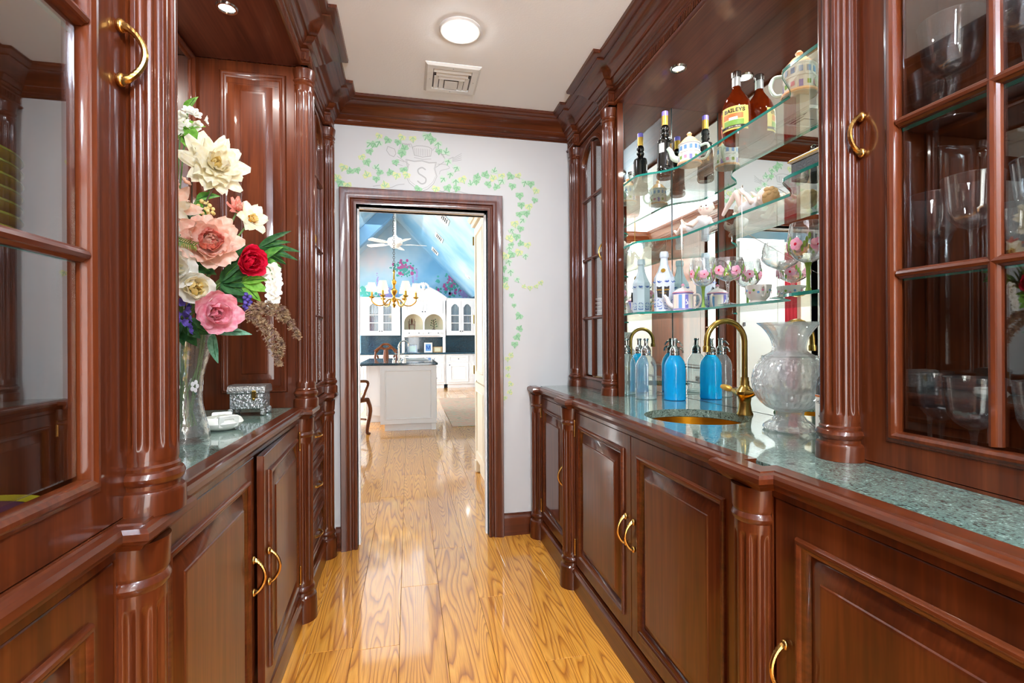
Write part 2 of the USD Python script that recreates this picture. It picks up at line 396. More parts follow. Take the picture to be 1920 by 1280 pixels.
plain('peach_glaze', '#efb98c', .2, coat=.5); plain('mint_glaze', '#cfe0cc', .2, coat=.5)
plain('petal_pink', '#e9a9b4', .6); plain('rose_painted', '#e79ab4', .4); plain('leaf_painted', '#7c9f3a', .4)
def petal(name, a, b, tr=.35):
    mat(name, {'g': ('geometry', {}), 'n': ('noise_texture', dict(scale=70.0, detail=3.0)), 'r': ('rgb_ramp', dict(ramp=[(.35, lin(a)), (.65, lin(b))])),
               'd': ('principled_bsdf', dict(roughness=.6, specular_ior_level=.25)), 't': ('translucent_bsdf', {}), 'm': ('mix_closure', dict(fac=tr))},
        [('g.position', 'n.vector'), ('n.fac', 'r.fac'), ('r.color', 'd.base_color'), ('r.color', 't.color'), ('d.BSDF', 'm.closure1'), ('t.BSDF', 'm.closure2')], surface='m.closure')
petal('petal_cream', '#f6ecc8', '#fbf6e2'); petal('petal_yellow', '#f0d583', '#f7e6a8'); petal('petal_white', '#f3efe2', '#fbf9f0'); petal('petal_peach', '#f2bfa6', '#f8d9c6'); petal('petal_coral', '#ee8f7f', '#f5b5a4')
petal('petal_red', '#d3123a', '#ea2a4c'); petal('petal_rose', '#ea8fa0', '#f6c3cb'); petal('petal_violet', '#4f3f94', '#7a68bd'); petal('petal_core', '#b5701f', '#d99a3a'); petal('petal_lav', '#b9bcdc', '#dfe3ee')
petal('leaf_green', '#3f7a2c', '#6aa742', .3); petal('leaf_bright', '#6aa735', '#93cb58', .35); petal('leaf_dark', '#1f4724', '#3a6a36', .2); petal('leaf_teal', '#4f8a6a', '#7fb294', .25); petal('grass_plume', '#7d5f55', '#a8906c', .2)
plain('stem_green', '#5d7a3a', .6); plain('stem_brown', '#4a3524', .7)
plain('mural_leaf', '#94ba94', .8); plain('mural_leaf_light', '#b4c8b2', .8); plain('mural_leaf_yellow', '#c6ca92', .8); plain('mural_vein', '#78a67e', .8); plain('mural_grey', '#a5a4a1', .8); plain('mural_white', '#c6c5c2', .8)
plain('mural_rose', '#b85a94', .8); plain('mural_teal', '#4fa79b', .8); plain('mural_lilac', '#a797cf', .8); plain('mural_pale', '#bfd9d6', .8)
def emit(name, col, s): mat(name, {'e': ('emission', dict(color=col, strength=s))}, surface='e.emission')
emit('lamp_glow', (1, .98, .95), 32.0); emit('added_globe_glow', (.82, .94, 1.12), 205.0); emit('added_pendant_glow', (.95, .98, 1.0), 60.0); emit('spot_glow', (1, .95, .86), 40.0)
mat('shade_lit', {'e': ('emission', dict(color=(1, .80, .52), strength=.65)), 'd': ('diffuse_bsdf', dict(color=lin('#f6e6c8'))), 'a': ('add_closure', {})}, [('e.emission', 'a.closure1'), ('d.BSDF', 'a.closure2')], surface='a.closure')
# painted sky of the kitchen vault
mat('sky_mural', {'g': ('geometry', {}), 'n': ('noise_texture', dict(scale=.55, detail=4.0, roughness=.55)), 'r': ('rgb_ramp', dict(ramp=[(.38, lin('#6fa9cc')), (.5, lin('#93bdd6')), (.62, lin('#b4cfdc')), (.75, lin('#d8d2d6'))])),
                  'p': ('principled_bsdf', dict(roughness=.7))}, [('g.position', 'n.vector'), ('n.fac', 'r.fac'), ('r.color', 'p.base_color')])
plain('sky_mural_deep', '#6f9fc4', .7)
mat('rug_weave', {'g': ('geometry', {}), 'm': ('mapping', dict(scale=(6., 16., 1.))), 'v': ('noise_texture', dict(scale=1.0, detail=3.0)), 'r': ('rgb_ramp', dict(ramp=[(.3, lin('#8f8f7a')), (.42, lin('#c9b69a')), (.52, lin('#cf9a86')), (.62, lin('#b9b49a')), (.75, lin('#9aa58c'))])),
                  'p': ('principled_bsdf', dict(roughness=.9))}, [('g.position', 'm.vector'), ('m.vector', 'v.vector'), ('v.fac', 'r.fac'), ('r.color', 'p.base_color')])
mat('curtain_cloth', {'g': ('geometry', {}), 'w': ('wave_texture', dict(scale=8.0, bands_direction='x', distortion=1.0)), 'r': ('rgb_ramp', dict(ramp=[(0, lin('#93a9c2')), (1, lin('#d2dde6'))])), 'p': ('principled_bsdf', dict(roughness=.8))},
    [('g.position', 'w.vector'), ('w.fac', 'r.fac'), ('r.color', 'p.base_color')])
mat('floral_cloth', {'g': ('geometry', {}), 'v': ('noise_texture', dict(scale=18.0, detail=2.0)), 'r': ('rgb_ramp', dict(ramp=[(.35, lin('#8f6fa8')), (.5, lin('#e6dfe4')), (.65, lin('#c9a3b4'))])), 'p': ('principled_bsdf', dict(roughness=.8))},
    [('g.position', 'v.vector'), ('v.fac', 'r.fac'), ('r.color', 'p.base_color')])
plain('plate_green', '#8f9a2e', .2, coat=.5); plain('plate_floral', '#6d3f52', .25, coat=.5); plain('plate_rim', '#d8c22e', .2, coat=.5)
plain('basket', '#b89a70', .7); plain('stone_box', '#4f5355', .5, bump=(200, .6, .003))
# ---------------------------------------------------------------- room shell
CEIL, ENDW, MIRX = 2.62, 2.975, 1.36
YB = -1.3                                     # how far the pantry goes on behind the camera
DX0, DX1, DZ = -.298, .485, 2.03              # door opening
WALLT = .16

fl = holder('floor', 'honey oak plank floor')
part(fl, 'subfloor', box(-4, -3.6, -.06, 4, 13.4, -.018), 'stem_brown')
W_ = .1822; x_0 = -.0415
prng = np.random.default_rng(11)
fixed = {-1: [2.02], 0: [2.0, 3.9], 1: [2.46, 4.5], 2: [2.87, 4.45], 3: [2.28, 3.7], 4: [1.776, 3.5], -2: [1.4, 3.3]}
for k in range(-17, 18):
    xa = x_0 + (k - 1) * W_; xb = xa + W_
    near = -2 <= k <= 6
    y = -3.6 if near else (3.14 if True else 0)
    cuts = sorted(fixed.get(k, []))
    ys = [y]
    if near:
        ys += [prng.uniform(-1.2, .3)] + cuts
        while ys[-1] < 13: ys.append(ys[-1] + prng.uniform(1.2, 2.4))
    else:
        while ys[-1] < 13: ys.append(ys[-1] + prng.uniform(1.8, 3.2))
    ys[-1] = 13.0
    if near and xa < -.35: pass
    for a, b in zip(ys[:-1], ys[1:]):
        if b - a < .05: continue
        part(fl, 'plank', box(xa + .0006, a + .0006, -.018, xb - .0006, b - .0006, 0, .0012), 'oak', smooth=False)

wl = struct('wall_left', box(-.98, YB, 0, -.90, ENDW, CEIL), 'wall_paint')
wr = struct('wall_right', box(1.40, YB, 0, 1.48, ENDW, CEIL), 'wall_paint')
struct('wall_back', [box(-.98, YB - .14, 0, .0, YB, CEIL), box(.76, YB - .14, 0, 1.48, YB, CEIL), box(0, YB - .14, 2.03, .76, YB, CEIL)], 'cream_paint', 'cream end wall behind the photographer with an unseen doorway placed to let light in')  # doorway out of view, placed to let light into the pantry
we = struct('wall_end', [box(-.98, ENDW, 0, DX0, ENDW + WALLT, CEIL), box(DX1, ENDW, 0, 1.48, ENDW + WALLT, CEIL), box(DX0, ENDW, DZ, DX1, ENDW + WALLT, CEIL)], 'wall_paint', 'pale grey wall with painted ivy round the doorway')
ce = struct('ceiling', box(-.98, YB, CEIL, 1.48, ENDW + WALLT, CEIL + .08), 'ceiling_paint')

# doorway: stepped mahogany casing, white jamb and stop
d1 = holder('door_1', 'open doorway with stepped mahogany casing')
cas = [(0, 0), (0, .012), (.014, .016), (.018, .010), (.028, .010), (.034, .018), (.05, .020), (.058, .026), (.088, .030), (.092, .024), (.092, 0)]
pth = [(DX0, ENDW, 0), (DX0, ENDW, DZ), (DX1, ENDW, DZ), (DX1, ENDW, 0)]
part(d1, 'casing', sweep(pth, cas, (0, -1, 0)), 'mahogany_z')
part(d1, 'jamb', [box(DX0 - .018, ENDW - .004, 0, DX0, ENDW + WALLT + .01, DZ + .018), box(DX1, ENDW - .004, 0, DX1 + .018, ENDW + WALLT + .01, DZ + .018), box(DX0, ENDW - .004, DZ, DX1, ENDW + WALLT + .01, DZ + .018)], 'white_paint')
part(d1, 'stop', [box(DX0, ENDW + .055, 0, DX0 + .011, ENDW + .09, DZ), box(DX1 - .011, ENDW + .055, 0, DX1, ENDW + .09, DZ), box(DX0, ENDW + .055, DZ - .011, DX1, ENDW + .09, DZ)], 'white_paint')
bb = [(0, 0), (.014, 0), (.014, .105), (.010, .118), (.006, .125), (.006, .135), (0, .138)]
for nm, a, b in (('baseboard_left', (-.42, ENDW, 0), (DX0 - .09, ENDW, 0)), ('baseboard_right', (DX1 + .09, ENDW, 0), (.86, ENDW, 0))):
    struct(nm, sweep([a, b], bb, (0, 0, 1), flip=True), 'mahogany_x')

# ivy mural: leaves and tendrils of paint on the end wall, each leaf its own thin piece
def ivy_leaf(s, a):
    p = np.array([(0, -.52), (.10, -.34), (.26, -.16), (.48, -.06), (.44, .16), (.46, .34), (.24, .40), (.06, .34), (-.06, .34), (-.24, .40), (-.46, .34), (-.44, .16), (-.48, -.06), (-.26, -.16), (-.10, -.34)]) * s
    c, n = math.cos(a), math.sin(a); p = p @ np.array([[c, n], [-n, c]])
    return p
IVY = [(-.167,2.441,0),(-.117,2.42,1),(-.035,2.443,0),(-.056,2.412,1),(.032,2.439,0),(.111,2.462,2),(.132,2.464,1),(.145,2.441,1),(.182,2.417,2),(-.22,2.389,2),(-.194,2.387,1),(-.169,2.399,2),(-.218,2.345,1),(-.261,2.307,0),(-.233,2.279,1),(-.02,2.385,1),(-.033,2.347,1),(-.069,2.291,1),(-.369,2.24,0),(-.33,2.225,1),(-.29,2.228,1),(-.404,2.182,0),(-.387,2.148,1),(-.345,2.135,0),(-.236,2.21,0),(-.179,2.256,2),(-.163,2.228,1),(-.182,2.184,1),(-.133,2.155,0),(-.101,2.232,1),(-.065,2.212,0),(-.021,2.247,1),(-.008,2.218,0),(.188,2.376,1),(.232,2.38,2),(.293,2.279,2),(.255,2.239,2),(.242,2.317,2),(.211,2.208,2),(.289,2.197,2),(.333,2.213,0),(.241,2.156,1),(.294,2.156,1),(.167,2.145,0),(.06,2.138,1),(.382,2.196,2),(.416,2.205,1),(.423,2.24,1),(.476,2.257,1),(.532,2.285,2),(.521,2.239,0),(.578,2.25,0),(.574,2.218,2),(.631,2.254,1),(.685,2.261,0),(.493,2.198,1),(.542,2.185,1),(.645,2.191,1),(.725,2.217,2),(.765,2.213,1),(.797,2.172,0),(.692,2.135,1),(.79,2.112,1),(.702,2.075,1),(.753,2.067,0),(.691,2.016,1),(.736,2.024,1),(.708,1.981,2),(.66,1.954,0),(.696,1.926,1),(.639,1.912,2),(.628,1.868,0),(.671,1.874,1),(.698,1.837,1),(.743,1.824,0),(.637,1.821,1),(.622,1.798,2),(.684,1.775,0),(.727,1.754,2),(.636,1.762,1),(.596,1.75,0),(.619,1.713,2),(.585,1.67,1),(.63,1.65,2),(.593,1.605,1),(.598,1.566,0),(.674,1.604,2),(.719,1.565,0),(.757,1.553,0),(.799,1.565,0),(.829,1.587,0),(.637,1.504,1),(.652,1.441,1),(.682,1.374,1),(.689,1.299,1),(.673,1.242,1),(.655,1.195,1),(.633,1.132,0),(.609,1.105,0),(.612,1.046,0),(.612,1.002,0),(.626,.947,0),(.623,.899,0),(.589,.86,0)]
irng = np.random.default_rng(3)
for i, (x, z, c) in enumerate(IVY):
    s = .050 * irng.uniform(.85, 1.12)
    if 93 > i > 86 or i > 96: s *= .72
    p = ivy_leaf(s, irng.uniform(-.7, .7) + (PI if irng.random() < .25 else 0))
    dz = .0007 + .00025 * (i % 9); m = extrude(sg.Polygon(p).buffer(.0), dz)
    lf = part(we, 'ivy_leaf', place(m, (x, ENDW, z), (1, 0, 0), (0, 0, 1), (0, -1, 0)), ['mural_leaf_yellow', 'mural_leaf', 'mural_leaf_light'][c], smooth=False)
    v = sg.LineString([(p[0] * .8).tolist(), (p[7] * .75).tolist()]).buffer(s * .05).union(sg.LineString([(p[3] * .6).tolist(), (p[7] * .6).tolist(), (p[12] * .6).tolist()]).buffer(s * .045))
    part(lf, 'vein', place(extrude(v, dz + .0002), (x, ENDW, z), (1, 0, 0), (0, 0, 1), (0, -1, 0)), 'mural_vein' if c else 'mural_leaf', smooth=False)
def stroke(pts, w=.0035, d=.0007):
    return place(extrude(sg.LineString(pts).buffer(w * .42, quad_segs=3), d), (0, ENDW, 0), (1, 0, 0), (0, 0, 1), (0, -1, 0))
vines = [[(-.404, 2.18), (-.37, 2.235), (-.33, 2.23), (-.29, 2.228)], [(-.29, 2.228), (-.24, 2.27), (-.262, 2.31), (-.22, 2.35), (-.19, 2.39), (-.165, 2.43)], [(-.165, 2.43), (-.115, 2.42), (-.06, 2.43), (.03, 2.435), (.11, 2.46)],
         [(.38, 2.20), (.44, 2.235), (.53, 2.27), (.63, 2.25), (.69, 2.25), (.76, 2.21), (.80, 2.17), (.79, 2.11), (.755, 2.067)], [(.69, 2.135), (.70, 2.07), (.72, 2.0), (.68, 1.94), (.64, 1.9), (.62, 1.8), (.60, 1.7), (.59, 1.6)],
         [(.62, 1.66), (.67, 1.605), (.72, 1.565), (.76, 1.553), (.80, 1.565), (.83, 1.59)], [(.60, 1.57), (.64, 1.50), (.66, 1.43), (.69, 1.3), (.66, 1.2), (.61, 1.08), (.61, 1.0), (.625, .93), (.59, .86)], [(.14, 2.45), (.18, 2.41), (.20, 2.38), (.23, 2.33), (.29, 2.28), (.25, 2.23), (.21, 2.2)]]
part(we, 'painted_vine', [stroke(curve([(a, b, 0) for a, b in v], 6)[:, :2], .0028) for v in vines], 'mural_leaf_light', smooth=False, kind='stuff')
# crest: shield with a serif S, crown-like helmet, spade and fork crossed behind
cr = []
sh = [(-.01, 2.315), (.0, 2.27), (-.012, 2.22), (.01, 2.175), (.05, 2.145), (.085, 2.128), (.12, 2.145), (.155, 2.18), (.175, 2.225), (.163, 2.27), (.172, 2.31), (.13, 2.305), (.085, 2.315), (.04, 2.308), (-.01, 2.315)]
cr += [stroke(sh, .005), stroke([(a * .93 + .006, (b - 2.22) * .9 + 2.225) for a, b in sh], .003)]
cr += [stroke(curve([(.105, 2.262, 0), (.085, 2.272, 0), (.062, 2.258, 0), (.066, 2.236, 0), (.088, 2.222, 0), (.108, 2.206, 0), (.104, 2.182, 0), (.082, 2.174, 0), (.06, 2.188, 0)], 6)[:, :2], .010)]
for k in range(9): cr.append(stroke([(.045 + k * .0105, 2.345), (.043 + k * .011, 2.385)], .004))
cr += [stroke([(.03, 2.392), (.055, 2.402), (.09, 2.404), (.125, 2.400), (.145, 2.390), (.138, 2.345), (.09, 2.336), (.04, 2.344), (.03, 2.392)], .005), stroke([(.04, 2.33), (.09, 2.322), (.14, 2.328)], .004)]
for k in range(5): cr.append(stroke(curve([(.03 - .014 * k, 2.385 + .006 * k, 0), (.02 - .014 * k, 2.41, 0), (.0 - .012 * k, 2.40 - .006 * k, 0)], 4)[:, :2], .004)); cr.append(stroke(curve([(.15 + .014 * k, 2.38 - .006 * k, 0), (.165 + .012 * k, 2.40 - .01 * k, 0), (.18 + .012 * k, 2.385 - .014 * k, 0)], 4)[:, :2], .004))
cr += [stroke([(-.06, 2.33), (.01, 2.285), (.0, 2.27)], .004), stroke([(.17, 2.28), (.23, 2.325), (.275, 2.35)], .005), stroke([(.20, 2.10 + .03), (.24, 2.15)], .004)]
cr += [stroke([(-.115, 2.385), (-.075, 2.372), (-.068, 2.345), (-.08, 2.325), (-.105, 2.335), (-.122, 2.36), (-.115, 2.385)], .005)]
for k in range(4): cr.append(stroke([(.27, 2.34 - .006 * k), (.325, 2.375 - .013 * k)], .0035))
cr += [stroke(curve([(-.20, 2.142, 0), (-.15, 2.15, 0), (-.11, 2.136, 0), (-.06, 2.158, 0), (-.02, 2.165, 0)], 6)[:, :2], .005), stroke(curve([(.18, 2.14, 0), (.24, 2.128, 0), (.30, 2.14, 0), (.36, 2.13, 0)], 6)[:, :2], .005)]
cr += [stroke(curve([(-.02, 2.30, 0), (-.06, 2.31, 0), (-.075, 2.29, 0), (-.03, 2.275, 0)], 6)[:, :2], .004), stroke(curve([(.18, 2.30, 0), (.23, 2.30, 0), (.25, 2.28, 0), (.2, 2.262, 0), (.19, 2.24, 0)], 6)[:, :2], .004)]
part(we, 'painted_crest', cr, 'mural_grey', label='grey painted coat of arms with the letter S', smooth=False)
part(we, 'painted_shield', place(extrude(sg.Polygon(sh), .0004), (0, ENDW, 0), (1, 0, 0), (0, 0, 1), (0, -1, 0)), 'mural_white', smooth=False)

# ---------------------------------------------------------------- crown mouldings
Z0 = 2.43
crown_top = [(.008, 2.50), (.016, 2.503), (.022, 2.508), (.022, 2.516), (.030, 2.520), (.038, 2.530), (.042, 2.536), (.050, 2.538), (.056, 2.545), (.066, 2.560), (.082, 2.575), (.104, 2.586), (.112, 2.588), (.112, 2.594), (.120, 2.596), (.132, 2.600), (.140, 2.606), (.142, CEIL), (0, CEIL)]
frieze = [(0, Z0), (.004, Z0), (.012, Z0 + .004), (.015, Z0 + .010), (.011, Z0 + .016), (.006, Z0 + .018), (.006, Z0 + .055), (.010, Z0 + .060), (.010, Z0 + .068)]
def rng_path(S, x, bumps, y0, y1, out):
    p = [(x, y0, 0)]
    for c, h in bumps:
        p += [(x, c - h, 0), (x - S * out, c - h, 0), (x - S * out, c + h, 0), (x, c + h, 0)]
    p = [q for q in p if y0 <= q[1] <= y1 + 1e-9] + ([(x, y1, 0)] if p[-1][1] < y1 - 1e-6 else [])
    return p
UR, UL = 1.05, -.46                        # fronts of the upper cabinets
NR, NL, MR, ML, FR, FL = .99, .965, 2.385, 2.315, 2.912, 2.912   # columns: near, middle, far (right, left)
CB = .062
for S, x, cs, nm in ((1, UR, (NR, MR, FR), 'trim_1'), (-1, UL, (NL, ML, FL), 'trim_2')):
    p = [(x, YB, 0)]
    for c in cs[:2]: p += [(x, c - CB, 0), (x - S * .034, c - CB, 0), (x - S * .034, c + CB, 0), (x, c + CB, 0)]
    p += [(x, cs[2] - CB, 0), (x - S * .034, cs[2] - CB, 0), (x - S * .034, ENDW, 0)]
    struct(nm, sweep(p, frieze + crown_top, (0, 0, 1), flip=(S < 0)), 'mahogany_y', 'stepped mahogany crown moulding over the %s cabinets' % ('right' if S > 0 else 'left'))
    # reeded frieze band and fluted blocks over the columns
    reeds = [box(x - S * .0055, y, Z0 + .021, x - S * .0105, y + .005, Z0 + .052, .001) for y in np.arange(cs[0] + CB + .004, cs[1] - CB - .008, .0105)]
    t_ = Th('/World/' + nm, (0, 0, 0), True)
    part(t_, 'reeding', reeds, 'mahogany_z', smooth=False, kind='stuff')
    blk = []
    for c in cs:
        for k in range(5): blk.append(box(x - S * .039, c - .045 + k * .02, Z0 + .021, x - S * .0445, c - .035 + k * .02, Z0 + .052, .001))
        for k in range(2): blk.append(box(x - S * (.008 + .013 * k), c - CB - .0105, Z0 + .021, x - S * (.016 + .013 * k), c - CB - .005, Z0 + .052, .001))
    part(t_, 'fluted_block', blk, 'mahogany_z', smooth=False, kind='stuff')
end_prof = [(0, 2.492), (.006, 2.492), (.010, 2.497)] + crown_top
struct('trim_3', sweep([(-.46, ENDW, 0), (1.06, ENDW, 0)], end_prof, (0, 0, 1), flip=True), 'mahogany_x', 'mahogany crown moulding across the end wall')

struct('trim_5', sweep([(1.06, YB, 0), (-.47, YB, 0)], end_prof, (0, 0, 1), flip=True), 'mahogany_x', 'mahogany crown moulding over the unseen doorway behind the photographer')
struct('door_2', sweep([(.76, YB, 0), (.76, YB, 2.03), (0, YB, 2.03), (0, YB, 0)], cas, (0, 1, 0)), 'mahogany_z', 'mahogany casing of the unseen doorway behind the photographer')

# ---------------------------------------------------------------- ceiling fittings
def downlight(y, label, power):
    t = thing('recessed_ceiling_light', label, 'ceiling light', (.235, y, CEIL))
    part(t, 'trim_ring', lathe([(.062, CEIL - .002), (.066, CEIL - .006), (.078, CEIL - .010), (.088, CEIL - .009), (.094, CEIL - .004), (.094, CEIL)], 48, (.235, y, 0)), 'white_metal')
    part(t, 'lens', lathe([(0, CEIL - .034), (.030, CEIL - .031), (.050, CEIL - .020), (.061, CEIL - .008), (.064, CEIL - .001), (0, CEIL - .001)], 48, (.235, y, 0)), 'lamp_glow')
    dl = UsdLux.DiskLight.Define(stage, t.path + '/lamp'); dl.AddTranslateOp().Set(Gf.Vec3d(0, 0, -.037)); dl.CreateRadiusAttr(.062); dl.CreateIntensityAttr(power); dl.CreateColorAttr((.88, .96, 1.06))
downlight(2.172, 'round white recessed ceiling light glowing in the plain ceiling', 220)
def globe(y, label, power):  # opal fill globe added out of view to brighten ceiling and walls
    o = (.30, y, CEIL); t = thing('globe_ceiling_light', label, 'ceiling light', o)
    part(t, 'canopy', lathe([(0, CEIL - .02), (.05, CEIL - .018), (.06, CEIL), (0, CEIL)], 32, (o[0], y, 0)), 'brass'); part(t, 'rod', tube([(o[0], y, CEIL - .34), (o[0], y, CEIL - .01)], .006), 'brass')
    part(t, 'opal_globe', ball(.085, (o[0], y, CEIL - .42), 3), 'added_globe_glow', smooth=True)
    part(t, 'gallery', lathe([(.035, CEIL - .335), (.05, CEIL - .345), (.045, CEIL - .36), (0, CEIL - .33)], 32, (o[0], y, 0)), 'brass')
globe(-.25, 'added opal globe fill light above the photographer, outside the frame', 1)
globe(-.95, 'added opal globe fill light behind the photographer, outside the frame', 1)
vx, vy = .232, 2.585; vh = .142
t = thing('ceiling_vent', 'square white louvred air vent in the ceiling', 'air vent', (vx, vy, CEIL))
fr_ = sg.box(-vh, -vh, vh, vh).difference(sg.box(-.098, -.098, .098, .098))
part(t, 'frame', [sweep([(vx - .1, vy - .1, 0), (vx + .1, vy - .1, 0), (vx + .1, vy + .1, 0), (vx - .1, vy + .1, 0)], [(0, CEIL), (.042, CEIL), (.042, CEIL - .003), (.030, CEIL - .012), (0, CEIL - .012)], (0, 0, 1), closed=True, flip=True)], 'white_metal', smooth=20)
part(t, 'backing', box(vx - .099, vy - .099, CEIL - .002, vx + .099, vy + .099, CEIL - .0005), 'dark_void')
for k in range(3):
    yy = vy - .085 + k * .032
    part(t, 'slat', rot_about(box(vx - .097 + k * .014, yy - .0145, CEIL - .010, vx + .097 - k * .014, yy + .0145, CEIL - .0085), (1, 0, 0), -.22, (vx, yy, CEIL - .007)), 'white_metal')
for sgn in (-1, 1):
    for k in range(2):
        xx = vx + sgn * (.052 + .028 * k)
        part(t, 'slat', rot_about(box(xx - .0128, vy - .012 - .02 * k, CEIL - .008, xx + .012, vy + .097, CEIL - .0068), (0, 1, 0), sgn * .22, (xx, vy, CEIL - .007)), 'white_metal')
part(t, 'damper', box(vx - .035, vy + .01, CEIL - .011, vx + .035, vy + .09, CEIL - .008, .001), 'white_metal')
for k, (a, b) in enumerate([(-.115, 0), (.115, 0), (0, .115), (0, -.115)]):
    part(t, 'screw', lathe([(0, CEIL - .0135), (.003, CEIL - .013), (.0035, CEIL - .012), (0, CEIL - .012)], 10, (vx + a, vy + b, 0)), 'grey_metal')
def puck(x, y, z, label, power=9):
    t = thing('recessed_spotlight', label, 'spotlight', (x, y, z))
    part(t, 'ring', lathe([(.024, z - .001), (.027, z - .006), (.034, z - .006), (.037, z)], 32, (x, y, 0)), 'chrome')
    part(t, 'bulb', lathe([(0, z - .005), (.018, z - .0045), (.024, z - .001), (0, z - .001)], 32, (x, y, 0)), 'spot_glow')
    dl = UsdLux.DiskLight.Define(stage, t.path + '/lamp'); dl.AddTranslateOp().Set(Gf.Vec3d(0, 0, -.009)); dl.CreateRadiusAttr(.022); dl.CreateIntensityAttr(power); dl.CreateColorAttr((1, .96, .90))
# ---------------------------------------------------------------- mahogany joinery
def column(t, x, y, z0, z1, r, lower):
    """A fluted three-quarter column with turned base and capital."""
    n, nf = 144, 12
    th = np.arange(n) * 2 * PI / n
    fl_ = np.sqrt(np.maximum(0, 1 - (((th * nf / (2 * PI)) % 1 - .5) / .30) ** 2)) * .0052
    b = .155 if lower else .095; c = .085 if lower else .075
    za, zb = z0 + b + .012, z1 - c - .02
    zs = [z0 + b - .004, za, za + .006, za + .014, za + .03, zb - .03, zb - .014, zb - .006, zb, z1 - c + .004]; w = [0, 0, .5, .85, 1, 1, .85, .5, 0, 0]
    v = []
    for z, k in zip(zs, w):
        R = r - fl_ * k; v.append(np.stack([x + R * np.cos(th), y + R * np.sin(th), 0 * th + z], 1))
    v = np.vstack(v); f = [[i * n + j, i * n + (j + 1) % n, (i + 1) * n + (j + 1) % n, (i + 1) * n + j] for i in range(len(zs) - 1) for j in range(n)]
    p = part(t, 'column', tm(v, f), 'mahogany_z', smooth=25)
    if lower:
        base = [(0, 0), (r * 1.32, 0), (r * 1.32, .08), (r * 1.28, .088), (r * 1.30, .096), (r * 1.24, .106), (r * 1.06, .112), (r * 1.02, .125), (r * 1.12, .132), (r * 1.16, .140), (r * 1.1, .148), (r * .98, .154), (0, .156)]
        cap = [(0, -c), (r * 1.0, -c), (r * 1.10, -c + .006), (r * 1.14, -c + .013), (r * 1.08, -c + .020), (r * 1.02, -c + .024), (r * 1.1, -c + .032), (r * 1.14, -.001), (0, 0)]
    else:
        base = [(0, 0), (r * 1.24, 0), (r * 1.24, .034), (r * 1.18, .040), (r * 1.04, .043), (r * 1.05, .050), (r * 1.17, .055), (r * 1.22, .063), (r * 1.15, .071), (r * 1.04, .074), (r * 1.06, .080), (r * .98, .084), (r * .97, .096), (0, .097)]
        cap = [(0, -c), (r * 1.0, -c), (r * 1.06, -c + .004), (r * 1.0, -c + .010), (r * 1.0, -c + .016), (r * 1.1, -c + .021), (r * 1.12, -c + .026), (r * 1.02, -c + .031), (r * 1.05, -c + .04), (r * 1.14, -.012), (r * 1.16, 0), (0, 0)]
    part(p, 'column_base', lathe(base, 40, (x, y, z0)), 'mahogany_z')
    part(p, 'capital', lathe(cap, 40, (x, y, z1)), 'mahogany_z')

BEAD = [(0, 0), (.001, .006), (.004, .010), (.009, .011), (.013, .009), (.016, .005), (.021, .0035), (.024, .001), (.026, -.004), (.028, -.008), (.031, -.008)]
FIELD = [(.031, -.008), (.033, -.006), (.052, .003), (.066, .007), (.068, .010), (.073, .011), (.077, .0105)]
def pull(t, S, x, y, z, L=.098, horizontal=False, x_out=.03):
    """A brass bow pull with rope edge and leaf ends; x is the face it is screwed to."""
    m = []; n = 34; q = np.linspace(0, 1, n)
    s = (q - .5) * L; d = .008 + x_out * np.sin(q * PI) ** .62
    r = .0042 + .0012 * np.abs(np.sin(q * PI * 17)) + .0025 * (np.abs(q - .5) * 2) ** 6
    P = np.stack([0 * q, s, d], 1)
    m.append(tube(P, r, 8))
    for e in (-1, 1):
        m.append(ball(.0095, (0, e * L * .5, .006), 2, (1, 1.25, .75))); m.append(lathe([(0, 0), (.008, 0), (.009, .003), (.006, .006), (0, .008)], 14, (0, e * L * .5, 0)))
    m = join(m)
    if horizontal: m = xf(m, rz=PI / 2)
    return part(t, 'handle', onto(xf(m, (y, z, 0)), side(S, x)), 'brass', label='brass bow pull')
def hinge(t, S, x, y, z, h=.075):
    return part(t, 'hinge', [tube([(x - S * .004, y, z - h / 2), (x - S * .004, y, z + h / 2)], .0035, 8), ball(.0048, (x - S * .004, y, z - h / 2)), ball(.0048, (x - S * .004, y, z + h / 2))], 'brass', label='brass barrel hinge')
def panel_door(t, S, x, y0, y1, z0, z1, inset=.056, name='door', ajar=None, thick=.02, **kw):
    """A raised-panel door: frame > bolection moulding, raised panel."""
    def tr(m):
        m = onto(m, side(S, x))
        return rot_about(m, (0, 0, 1), ajar[1], ajar[0]) if ajar else m
    d = part(t, name, tr(rectloft(y0, y1, z0, z1, [(0, -thick), (0, -.002), (.002, 0), (inset, 0), (inset, -.006)], cap=False)), 'mahogany_z')
    a, b, c, e = y0 + inset, y1 - inset, z0 + inset * kw.get('zr', 1), z1 - inset * kw.get('zr', 1)
    part(d, 'moulding', tr(rectloft(a, b, c, e, BEAD, cap=False)), 'mahogany_y')
    part(d, 'panel', tr(rectloft(a, b, c, e, FIELD)), 'mahogany_z')
    return d, tr

